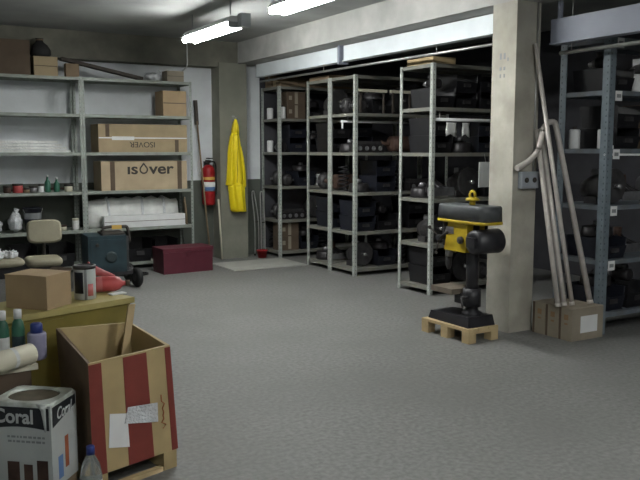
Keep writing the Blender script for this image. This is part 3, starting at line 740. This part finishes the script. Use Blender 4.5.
# local x: front (-) to motor (+); z up from the pallet deck
b = NB(); hexa(b, [(-.38, -.15, 0), (.13, -.15, 0), (.13, .14, 0), (-.38, .14, 0)], [(-.365, -.135, .065), (.115, -.135, .085), (.115, .125, .085), (-.365, .125, .065)]); obj('base', b, 'dpblk', t, .012)
b = NB(); lathe(b, [(.085, .07), (.08, .10), (.055, .115), (.052, .15)], n=20); obj('column_foot', b, 'dpblk', t)
b = NB(); cyl(b, (0, 0, .1), (0, 0, .86), .052, n=20); obj('column', b, 'dpblk', t)
b = NB(); box(b, -.36, -.09, -.14, .11, .24, .285); obj('work_table', b, 'dptable', t, .01)
b = NB(); box(b, -.16, .02, -.05, .05, .16, .246); cyl(b, (0, 0, .15), (0, 0, .30), .075, n=18); obj('table_bracket', b, 'dpblk', t, .004)
b = NB(); cyl(b, (.02, -.06, .23), (.02, -.13, .23), .014, n=8); cyl(b, (.02, -.13, .23), (.06, -.15, .16), .010, n=8); obj('table_crank', b, 'iron', t)
b = NB(); hexa(b, [(-.26, -.09, .60), (.02, -.10, .60), (.02, .08, .60), (-.26, .07, .60)], [(-.20, -.10, .835), (.04, -.10, .835), (.04, .09, .835), (-.20, .09, .835)]); hd = obj('head_casting', b, 'dpyel', t, .012)
b = NB(); hexa(b, [(-.245, -.1015, .74), (-.13, -.1015, .74), (-.13, -.095, .74), (-.245, -.095, .74)], [(-.215, -.1035, .80), (-.13, -.1035, .80), (-.13, -.095, .80), (-.215, -.095, .80)]); o = obj('name_plate', b, 'alu', t)
b = NB(); lathe(b, [(.03, 0), (.03, .025), (.012, .03)], (-.03, -.10, .70), 14, (0, -1, 0)); obj('depth_dial', b, 'ink', t)
b = NB()
for sgn in (1,):
    pr = [(-.36, .0), (-.35, -.085), (-.305, -.12), (.16, -.12), (.225, -.10), (.245, -.03), (.245, .03), (.225, .10), (.16, .12), (-.305, .12), (-.35, .085)]
    loft(b, [[Vector((x*s, y*s, z)) for x, y in pr] for z, s in ((.862, 1), (.97, .985), (.985, .94))], True)
obj('belt_cover', b, 'dpgrey', t)
b = NB(); loft(b, [[Vector((x*s, y*s, z)) for x, y in pr] for z, s in ((.838, 1.0), (.842, 1.02), (.858, 1.02), (.8615, 1.0))], True); o = obj('cover_lip', b, 'dpyel', t); o['label'] = 'yellow lip under the belt cover'
b = NB(); cyl(b, (-.02, 0, .985), (-.02, 0, 1.02), .025, n=14); lathe(b, [(.055, 1.02), (.06, 1.03), (.04, 1.045)], (-.02, 0, 0), 18)
tube(b, [(-.02+.032*math.cos(a), 0, 1.065+.032*math.sin(a)) for a in [2*PI*i/16 for i in range(17)]], .011, 8); o = obj('cover_knob', b, 'dpyel', t); o['label'] = 'yellow ring knob on top'
b = NB(); loft(b, [ring((.15, y, .70), (0, 1, 0), r, 24) for y, r in ((-.14, .06), (-.13, .095), (.12, .10), (.13, .06))]); 
b2 = b; box(b2, .03, .15, -.06, .06, .64, .76); obj('motor', b, 'dpblk', t)
b = NB(); box(b, .10, .20, -.165, -.125, .66, .74); obj('motor_terminal_box', b, 'dpblk', t, .006)
b = NB(); cyl(b, (-.29, -.01, .63), (-.29, -.01, .84), .055, n=18); obj('spindle_housing', b, 'dpblk', t)
b = NB(); cyl(b, (-.29, -.01, .53), (-.29, -.01, .63), .032, n=16); ch = obj('quill', b, 'alu', t)
b = NB(); lathe(b, [(.012, .42), (.02, .44), (.028, .46), (.028, .53)], (-.29, -.01, 0), 16); obj('chuck', b, 'iron', t)
b = NB(); cyl(b, (-.29, -.05, .70), (-.29, -.14, .70), .024, n=12); fh = obj('feed_hub', b, 'dpblk', t)
for a in (.4, 2.5, 4.6):
    b = NB(); d = Vector((math.cos(a), 0, math.sin(a))); p = Vector((-.29, -.12, .70)); cyl(b, p+d*.02, p+d*.12+Vector((0, -.02, 0)), .007, n=8); bmesh.ops.create_icosphere(b, subdivisions=2, radius=.016, matrix=Matrix.Translation(p+d*.13+Vector((0, -.02, 0)))); obj('feed_handle', b, 'ink', fh)

# ------------------------------------------------------------------ boxes and leaning pipes by the pillar
ys = [4.27, 4.415, 4.56]
for i, y in enumerate(ys):
    t = thing('parts_box', ['greyish carton with a white label under the pipes, nearest the blue grey rack front', 'middle greyish carton of three standing under the leaning pipes', 'greyish carton of the three under the pipes, closest to the pillar'][i], 'box', (4.885, y, 0), 0, 'cartons under the pipes')
    bx('carton_body', 'cardgrey', t, 0, .37-.02*i, 0, .141, 0, .268, .004)
    b = NB(); box(b, -.0012, .0005, .115, .137, .0, .267); obj('tape_strip', b, 'carddark', t)
    for mz in ((.04, .085, .17, .215), (.045, .08, .13, .145)):
        b = NB(); box(b, -.0012, .0005, *mz); obj('printed_mark', b, 'cardmark', t)
    if i == 0:
        bx('paper_label', 'white', t, .10, .30, -.0015, -.0002, .06, .20)
def pipe(label, pts, r, m, nm='steel_pipe'):
    t = thing(nm, label, 'pipe', pts[0])
    o = Vector(pts[0]); q = [Vector(p)-o for p in pts]
    b = NB(); tube(b, q, r, 14); obj('pipe_tube', b, m, t)
    b = NB(); d = (q[1]-q[0]).normalized(); tube(b, [q[0]+d*.0, q[0]+d*.03], r*1.12, 14); obj('end_collar', b, m, t)
pipe('straight leaning steel pipe of medium length, leftmost of the four by the pillar', [(4.860, 4.40, .272), (4.885, 4.722, 1.72)], .021, 'pipe')
pipe('straight leaning steel pipe of medium length, second of four from the pillar', [(4.920, 4.39, .272), (4.940, 4.722, 1.73)], .022, 'pipe')
pipe('longest straight steel pipe, reaching high up the front of the pillar', [(5.010, 4.385, .272), (4.845, 4.728, 2.42)], .019, 'pipe')
pipe('steel pipe with bent hooked top, leaning at the pillar', [(5.20, 4.36, .272)] + smooth_path([(5.06, 4.665, 1.72), (5.035, 4.67, 1.78), (4.96, 4.67, 1.775), (4.905, 4.67, 1.715), (4.87, 4.665, 1.62), (4.83, 4.66, 1.53), (4.73, 4.66, 1.455), (4.61, 4.66, 1.40)], 5), .024, 'pipe', 'bent_pipe')

# ------------------------------------------------------------------ chair and clutter behind the desk
t = thing('office_chair', 'beige swivel chair standing in front of the left rack', 'chair', (1.55, 8.22, 0), math.radians(-4))
b = NB(); lathe(b, [(.035, .10), (.03, .36)], n=14); obj('gas_lift', b, 'ink', t)
for k in range(5):
    a = 2*PI*k/5+.3; d = Vector((math.cos(a), math.sin(a), 0))
    b = NB(); tube(b, [Vector((0, 0, .12)), d*.15+Vector((0, 0, .105)), d*.27+Vector((0, 0, .075))], [.03, .024, .016], 8); lg = obj('base_arm', b, 'ink', t)
    b = NB(); c = d*.27; cyl(b, c+Vector((-d.y, d.x, 0))*.018+Vector((0, 0, .03)), c-Vector((-d.y, d.x, 0))*.018+Vector((0, 0, .03)), .029, n=12); obj('caster', b, 'rubber', lg)
def cushion(w, d, h, n=4):
    b = NB(); 
    R = []
    for z, s in ((0, .88), (h*.2, .97), (h*.5, 1.0), (h*.8, .97), (h, .86)):
        R.append([Vector((w*s*math.copysign(abs(math.cos(a))**.45, math.cos(a)), d*s*math.copysign(abs(math.sin(a))**.45, math.sin(a)), z)) for a in [2*PI*k/32 for k in range(32)]])
    loft(b, R); return b
obj('seat', cushion(.18, .2, .075), 'beige', t, loc=(.0, 0, .385))
bx('seat_pan', 'ink', t, -.15, .15, -.17, .17, .36, .385, .005)
b = cushion(.178, .125, .06)
bmesh.ops.rotate(b, verts=b.verts, cent=(0, 0, 0), matrix=Matrix.Rotation(math.radians(80), 3, 'X'))
obj('backrest', b, 'beige', t, loc=(.055, .32, .69))
b = NB(); tube(b, smooth_path([(.02, .1, .37), (.03, .27, .37), (.05, .33, .45), (.055, .335, .66)]), .018, 8); obj('back_support', b, 'ink', t)
t = thing('work_stool', 'low dark stool with a beige seat left of the beige chair', 'stool', (1.02, 7.52, 0))
obj('seat', cushion(.22, .2, .06), 'beige', t, loc=(0, 0, .50))
bx('seat_frame', 'black', t, -.19, .19, -.17, .17, .40, .50, .005)
for x in (-.17, .17):
    for y in (-.15, .15): b = NB(); cyl(b, (x, y, 0), (x*.95, y*.95, .40), .016, n=10); obj('leg', b, 'ink', t)
for i, (x, y, s) in enumerate(((.96, 7.48, .075), (1.13, 7.56, .05))):
    b = NB(); bmesh.ops.create_icosphere(b, subdivisions=3, radius=1)
    for v in b.verts:
        k = 1+.2*math.sin(8*v.co.x+i)*math.sin(7*v.co.y+1)+.1*math.sin(11*v.co.z)
        v.co = Vector((v.co.x*s*1.4*k, v.co.y*s*k, max(0, v.co.z*.8+.55)*s*k))
    t = thing('crumpled_paper', ['larger crumpled white paper on the dark stool', 'smaller crumpled white paper on the dark stool'][i], 'paper', (x, y, .561)); obj('paper_ball', b, 'crumple', t)

# ------------------------------------------------------------------ olive desk with its things
t = thing('wooden_desk', 'olive painted wooden desk behind the open plywood crate', 'desk', (1.247, 4.119, 0), math.radians(17))
bx('desk_top', 'olivetop', t, -.82, 0, 0, .40, .72, .75, .004)
bx('front_apron', 'olive', t, -.80, -.02, .015, .035, .60, .72, .003)
bx('side_panel', 'olive', t, -.035, -.02, .036, .385, .10, .72)
bx('side_panel', 'olive', t, -.80, -.785, .036, .385, .10, .72)
bx('front_panel', 'olive', t, -.78, -.40, .036, .05, .08, .60)
hnd = bx('drawer', 'olive', t, -.76, -.42, .004, .0145, .62, .70, .003)
b = NB(); lathe(b, [(.012, 0), (.016, .015), (.01, .02)], (-.59, .004, .66), 12, (0, -1, 0)); obj('knob', b, 'olivetop', hnd)
for x in (-.80, -.075):
    for y in (.036, .335): bx('leg', 'olive', t, x+.001, x+.05, y, y+.05, 0, .72)
t = thing('cardboard_box', 'plain brown cardboard box standing on the olive desk', 'box', (.76, 3.98, .751), math.radians(41))
# right side runs along +x, front-left side along +y
bx('box_body', 'card', t, 0, .195, 0, .25, 0, .168, .003)
b = NB(); hexa(b, [(-.004, .0, .1685), (.196, 0, .1685), (.196, .124, .1685), (-.004, .124, .1685)], [(-.004, 0, .172), (.196, 0, .172), (.196, .124, .174), (-.004, .124, .174)]); obj('flap', b, 'card', t)
b = NB(); hexa(b, [(-.004, .126, .1685), (.196, .126, .1685), (.196, .251, .1685), (-.004, .251, .1685)], [(-.004, .126, .174), (.196, .126, .174), (.196, .251, .172), (-.004, .251, .172)]); obj('flap', b, 'card', t)
b = NB(); hexa(b, [(.197, .02, .150), (.197, .16, .150), (.255, .16, .175), (.255, .03, .175)], [(.197, .02, .154), (.197, .16, .154), (.255, .16, .179), (.255, .03, .179)]); o = obj('flap', b, 'carddark', t); o['label'] = 'raised dark side flap'  # dark sheet painted in place of the fold's shadow
t = thing('paint_can', 'metal can with a blue and white label right of the cardboard box', 'can', (1.005, 4.215, .751))
b = NB(); lathe(b, [(.056, 0), (.058, .004), (.058, .17), (.054, .172)], n=26); obj('can_body', b, 'tinwhite', t)
b = NB(); lathe(b, [(.0595, .165), (.061, .172), (.061, .182), (.05, .184), (.048, .178)], n=26); obj('lid', b, 'iron', t)
def arc(bm, r, a0, a1, z0, z1):
    A = [a0+(a1-a0)*k/10 for k in range(11)]
    loft(bm, [[Vector((r*math.cos(a), r*math.sin(a), z)) for a in A]+[Vector(((r-.006)*math.cos(a), (r-.006)*math.sin(a), z)) for a in A[::-1]] for z in (z0, z1)])
b = NB(); arc(b, .0588, -2.9, -1.95, .035, .15); obj('label_panel', b, 'bluep', t)
b = NB(); arc(b, .0588, -1.55, -1.0, .02, .085); o = obj('label_panel', b, 'redplas2', t)
b = NB(); arc(b, .0588, -1.85, -1.62, .0, .168); obj('label_panel', b, 'greyink', t)
t = thing('plastic_bottle', 'bright red plastic bottle lying on the desk beside the can', 'bottle', (1.075, 4.365, .796), math.radians(-12))
b = NB(); lathe(b, [(.03, 0), (.043, .008), (.043, .13), (.035, .155), (.014, .175), (.014, .19)], n=22, ax=(1, 0, 0)); obj('bottle_body', b, 'redplas', t)
b = NB(); lathe(b, [(.017, .188), (.017, .212)], n=14, ax=(1, 0, 0)); obj('cap', b, 'carddark', t)
b = NB(); lathe(b, [(.0438, .03), (.0438, .06)], n=22, ax=(1, 0, 0), cap=False); obj('label_band', b, 'redplas2', t)
t = thing('funnel', 'red funnel leaning behind the bright red bottle on the desk', 'funnel', (1.05, 4.425, .752), math.radians(-8))
b = NB(); p0 = Vector((0.02, .035, .125)); p1 = Vector((.175, .03, .07)); loft(b, [ring(p0, p1-p0, .036, 18), ring(p0.lerp(p1, .55), p1-p0, .02, 18), ring(p1, p1-p0, .009, 18)]); obj('cone', b, 'redplas2', t)
b = NB(); loft(b, [ring(p0+Vector((-.004, 0, .0015)), p1-p0, .041, 18), ring(p0+Vector((.006, 0, -.002)), p1-p0, .041, 18)]); obj('rim', b, 'redplas', t)
b = NB(); cyl(b, (.02, .035, 0), (.02, .035, .1), .03, n=14); obj('stand', b, 'redplas', t)
b = NB(); box(b, -.045, .045, -.025, .025, 0, .006); o = tag(obj('folded_paper', b, 'white'), 'small white folded paper on the desk corner in front of red bottle', 'paper'); o.location = (1.19, 4.25, .751); o.rotation_euler = (0, 0, math.radians(15))

# ------------------------------------------------------------------ open plywood crate with red stripes
t = thing('plywood_crate', 'open plywood crate with red painted stripes in the foreground', 'crate', (0, 0, 0))
FL, FR, BR, BL = (.814, 3.385, .09), (1.263, 3.524, .09), (1.20, 3.93, .09), (.785, 3.80, .09)
FLt, FRt, BRt, BLt = (.803, 3.363, .62), (1.222, 3.595, .622), (1.165, 3.94, .655), (.776, 3.875, .68)
def V(p): return Vector(p)
_n = (V(FR)-V(FL)).cross(V(FLt)-V(FL)); _y = FL[1]-(_n.x*(FRt[0]-FL[0])+_n.z*(FRt[2]-FL[2]))/_n.y
FRt = (FRt[0], _y, FRt[2])
ctr = (V(FL)+V(FR)+V(BR)+V(BL))/4
def inn(p, k=.016):
    d = Vector((ctr.x-p[0], ctr.y-p[1], 0)).normalized()*k*1.4; return Vector(p)+d
def panel(name, a, b_, at, bt, m):
    q = NB(); hexa(q, [V(a), V(b_), inn(b_), inn(a)], [V(at), V(bt), inn(bt), inn(at)]); return obj(name, q, m, t)
fp = panel('front_panel', FL, FR, FLt, FRt, 'ply')
panel('right_panel', FR, BR, FRt, BRt, 'ply')
panel('back_panel', BR, BL, BRt, BLt, 'ply')
lp = panel('left_panel', BL, FL, BLt, FLt, 'plyd')
q = NB(); hexa(q, [inn(p)-Vector((0, 0, .0)) for p in (FL, FR, BR, BL)], [inn(p)+Vector((0, 0, .016)) for p in (FL, FR, BR, BL)]); obj('floor_panel', q, 'plyd', t)
nrm = (V(FR)-V(FL)).cross(V(FLt)-V(FL)).normalized()
if nrm.y > 0: nrm = -nrm
def onf(u, v, e=0):
    return V(FL).lerp(V(FR), u).lerp(V(FLt).lerp(V(FRt), u), v) + nrm*e
def patch(name, pts, m, e0=.0004, e1=.0016, par=None):
    q = NB(); hexa(q, [onf(u, v, e0) for u, v in pts], [onf(u, v, e1) for u, v in pts]); return obj(name, q, m, par or t)
for u0, u1 in ((.0, .155), (.40, .70), (.925, 1.0)):
    o = patch('painted_stripe', [(u0, .0), (u1, .0), (u1+(0 if u1 == 1 else -.01), .985), (u0, .985)], 'red'); o['label'] = 'dark red painted stripe'
o = patch('paper_sheet', [(.18, .22), (.415, .17), (.41, .48), (.21, .52)], 'white', .002, .004); o['label'] = 'white paper stuck to the crate front'
o = patch('tape_strip', [(.37, .395), (.77, .32), (.78, .50), (.42, .535)], 'crumple', .0045, .0065); o['label'] = 'clear crinkled packing tape'
q = NB(); pts = [(.83, .24), (.86, .27), (.83, .30), (.85, .33), (.83, .36), (.865, .39), (.84, .43), (.86, .47), (.845, .50), (.835, .56)]
tube(q, [onf(u+.012*math.sin(i*2.1), v, .002) for i, (u, v) in enumerate(pts)], .0028, 6); o = obj('scrawled_mark', q, 'redink', t); o['label'] = 'faint reddish handwritten scrawl'
# skids
for s0, s1 in ((.02, .16), (.82, .98)):
    q = NB(); A = V(FL).lerp(V(FR), s0); B = V(FL).lerp(V(FR), s1); C2 = V(BL).lerp(V(BR), s1); D2 = V(BL).lerp(V(BR), s0)
    hexa(q, [Vector((p.x, p.y, 0)) for p in (A, B, C2, D2)], [Vector((p.x, p.y, .0895)) for p in (A, B, C2, D2)]); obj('skid', q, 'ply', t)
q = NB(); A = V(FL).lerp(V(FR), .17); B = V(FL).lerp(V(FR), .81); hexa(q, [Vector((A.x, A.y, 0)), Vector((B.x, B.y, 0)), Vector((B.x-.01, B.y+.03, 0)), Vector((A.x-.01, A.y+.03, 0))], [Vector((A.x, A.y, .022)), Vector((B.x, B.y, .022)), Vector((B.x-.01, B.y+.03, .022)), Vector((A.x-.01, A.y+.03, .022))]); obj('bottom_rail', q, 'wood', t)
q = NB(); d0 = Vector((1.0, 3.74, .108)); d1 = Vector((1.146, 3.84, .768))
dd = (d1-d0).normalized(); s = Vector((1, 0, 0)).cross(dd).normalized()*.009; w_ = Vector((1, .2, 0)).normalized()*.019
hexa(q, [d0-w_-s, d0+w_-s, d0+w_+s, d0-w_+s], [d1-w_-s, d1+w_-s, d1+w_+s, d1-w_+s]); tag(obj('wooden_batten', q, 'wood'), 'pale pine batten standing in the open plywood crate', 'batten')

# ------------------------------------------------------------------ big paint tin, bottle and stand in the corner
t = thing('paint_tin', 'big square white paint tin lettered Coral in the foreground', 'paint tin', (.618, 3.263, .12), math.radians(50))
TW = .222; TD = .27; TH = .38
# +x runs along the right face, +y along the front-left face
def side(z0, z1, e):
    q = NB(); box(q, -e, TW+e, -e, TD+e, z0, z1); return q
obj('tin_body', side(0, TH-.012, 0), 'tinwhite', t, .008)
q = NB(); n = 40; c = TW/2; cy_ = TD/2; rr = .096
def sq(a):
    x, y = math.cos(a), math.sin(a); m_ = max(abs(x), abs(y)); return Vector((c+x/m_*c*1.02, cy_+y/m_*cy_*1.02, 0))
A = [2*PI*(k+.5)/n for k in range(n)]
out_ = [sq(a) for a in A]; ci = [Vector((c+rr*math.cos(a), cy_+rr*1.15*math.sin(a), 0)) for a in A]
R = [[p+Vector((0, 0, TH-.02)) for p in out_], [p+Vector((0, 0, TH-.003)) for p in out_], [p+Vector((0, 0, TH)) for p in [o_.lerp(i_, .08) for o_, i_ in zip(out_, ci)]],
     [p+Vector((0, 0, TH-.004)) for p in [o_.lerp(i_, .2) for o_, i_ in zip(out_, ci)]], [p+Vector((0, 0, TH+.002)) for p in [o_.lerp(i_, .9) for o_, i_ in zip(out_, ci)]], [p+Vector((0, 0, TH)) for p in ci], [p+Vector((0, 0, TH-.011)) for p in ci]]
loft(q, R, False); obj('lid_rim', q, 'tintop', t)
q = NB(); loft(q, [[Vector((c+rr*.995*math.cos(a), cy_+rr*1.145*math.sin(a), z)) for a in A] for z in (TH-.0115, TH-.009)]); o = obj('dried_paint', q, 'tinpaint', t); o['label'] = 'dried brown grey paint'
def band(axis):
    q = NB(); N_ = 16
    lo = []; hi = []
    for k in range(N_+1):
        u = TD*(.03+.94*k/N_) if axis == 'y' else TW*(.06+.9*k/N_)
        zl = TH-.118+.012*math.sin(k/N_*PI) if axis == 'y' else TH-.11+.045*(k/N_)
        lo.append((u, zl)); hi.append((u, TH-.022))
    for (u0, z0), (u1, z1), (a0, b0), (a1, b1) in zip(lo, lo[1:], hi, hi[1:]):
        f = (lambda u, z, e: (-e, u, z)) if axis == 'y' else (lambda u, z, e: (u, -e, z))
        hexa(q, [f(u0, z0, .0003), f(u1, z1, .0003), f(u1, z1, .0015), f(u0, z0, .0015)], [f(a0, b0, .0003), f(a1, b1, .0003), f(a1, b1, .0015), f(a0, b0, .0015)])
    return q
o = obj('black_band', band('y'), 'tinblk', t); o = obj('black_band', band('x'), 'tinblk', t)
x = text('lettering', 'Coral', .085, 'greyink2', t, (-.0022, .262, TH-.09), (PI/2, 0, -PI/2), .0006, 0, .95, off=.002); x['label'] = 'white brand lettering on the black band'
x = text('lettering', 'Coral', .07, 'greyink2', t, (.045, -.0022, TH-.085), (PI/2, 0, 0), .0006, .25, .8, off=.001)
q = NB(); rnd = random.Random(3)
for z in (.225, .205):
    u = .03
    while u < .19:
        l = rnd.uniform(.008, .022); box(q, -.0015, -.0003, u, u+l, z, z+.009); u += l+.006
obj('faded_print', q, 'greyink', t)
q = NB()
for (u, w2, z0, z1) in ((.02, .05, .02, .13), (.09, .04, .03, .11), (.15, .055, .01, .12)): box(q, -.0015, -.0003, u, u+w2, z0, z1)
obj('picture_patch', q, 'rust', t)
q = NB(); box(q, .05, .09, -.0015, -.0003, .03, .13); obj('picture_patch', q, 'lblue', t)
q = NB(); box(q, .11, .14, -.0015, -.0003, .06, .2); obj('picture_patch', q, 'redink', t)
q = NB(); loft(q, [[Vector((-.0035, .02+dy*s, z)) for dy in (0, .022)] + [Vector((-.0003, .02+dy*s, z)) for dy in (.022, 0)] for z, s in ((TH-.125, .3), (TH-.08, .6), (TH-.03, 1), (TH-.005, 2))]); o = obj('paint_drip', q, 'tinwhite', t); o['label'] = 'white paint drip down the front edge'
t = thing('wooden_block', 'rough wooden block raising the big square paint tin off the floor', 'block', (.618, 3.263, 0), math.radians(50))
bx('block', 'woodm', t, .01, .225, .01, .225, 0, .119, .004)
t = thing('plastic_bottle', 'clear plastic bottle with a blue cap between the paint tin and crate', 'bottle', (.752, 3.16, 0))
q = NB(); lathe(q, [(.035, 0), (.045, .012), (.045, .11), (.042, .12), (.045, .13), (.045, .20), (.036, .25), (.017, .285), (.016, .30)], n=26); obj('bottle_body', q, 'clear', t)
q = NB(); lathe(q, [(.0175, .292), (.0175, .325), (.014, .328)], n=18); obj('cap', q, 'bluecap', t)
q = NB(); lathe(q, [(.0456, .135), (.0456, .185)], n=26, cap=False); obj('label_band', q, 'film', t)
t = thing('wooden_stand', 'low brown stand behind the paint tin at the photo edge', 'stand', (.655, 3.70, 0), math.radians(4))
bx('stand_top', 'ivory', t, -.62, 0, 0, .17, .535, .56, .008)
bx('stand_body', 'carddark', t, -.60, -.03, .01, .16, .30, .535, .003)
for x in (-.6, -.07):
    for y in (.012, .12): bx('leg', 'woodd', t, x+.001, x+.04, y, y+.035, 0, .299)
t = thing('paper_roll', 'ivory paper roll lying on the stand in front of green bottles', 'roll', (.60, 3.705, .612), math.radians(32))
q = NB(); p0 = Vector((-.50, -.0, 0)); p1 = Vector((0, 0, 0)); ax_ = Vector((1, -.0, .0))
q = NB(); d_ = Vector((1, -.02, 0)).normalized()
R = [ring(d_*-.30, d_, .048, 24), ring(Vector((0, 0, 0)), d_, .048, 24), ring(Vector((0, 0, 0)), d_, .02, 24), ring(d_*-.06, d_, .019, 24)]
for r_ in R:
    for p in r_: p += Vector((.03, -.005, -.002))
loft(q, R); obj('paper_tube', q, 'ivory', t)
q = NB(); R = [ring(d_*-.12+Vector((.03, -.005, -.002)), d_, .0488, 24), ring(d_*-.10+Vector((.03, -.005, -.002)), d_, .0488, 24)]; loft(q, R, False); obj('paper_band', q, 'film', t)
for i, (x, lb) in enumerate(((.595, 'green bottle with white cap nearest the lilac pot, on the stand'), (.525, 'green bottle with white cap second from the lilac pot'), (.455, 'green bottle with white cap third from the lilac pot, at photo edge'))):
    t = thing('plastic_bottle', lb, 'bottle', (x, 3.833, .561), 0, 'green bottles on the stand')
    q = NB(); lathe(q, [(.026, 0), (.03, .006), (.03, .15), (.024, .18), (.014, .195), (.014, .20)], n=20); obj('bottle_body', q, 'green', t)
    q = NB(); lathe(q, [(.0185, .197), (.0185, .238), (.016, .24)], n=16); obj('cap', q, 'white', t)
    q = NB(); lathe(q, [(.0304, .05), (.0304, .115)], n=20, cap=False); obj('label_band', q, 'film' if i else 'teal', t)
t = thing('plastic_pot', 'lilac plastic pot with a blue lid at the end of the stand', 'pot', (.67, 3.79, .0))
q = NB(); lathe(q, [(.036, .561), (.042, .57), (.044, .68), (.04, .69)], n=22); obj('pot_body', q, 'lilac', t)
q = NB(); lathe(q, [(.028, .688), (.028, .73), (.022, .735)], n=18); obj('lid', q, 'bluecap', t)

# ------------------------------------------------------------------ world and view
w = bpy.data.worlds.new('world'); S.world = w; w.use_nodes = True
w.node_tree.nodes['Background'].inputs['Color'].default_value = (.5, .55, .6, 1); w.node_tree.nodes['Background'].inputs['Strength'].default_value = .05
vs = S.view_settings; vs.view_transform = 'Standard'; vs.look = 'None'; vs.gamma = 1; vs.exposure = 1.95
try: vs.use_curve_mapping = False
except Exception: pass
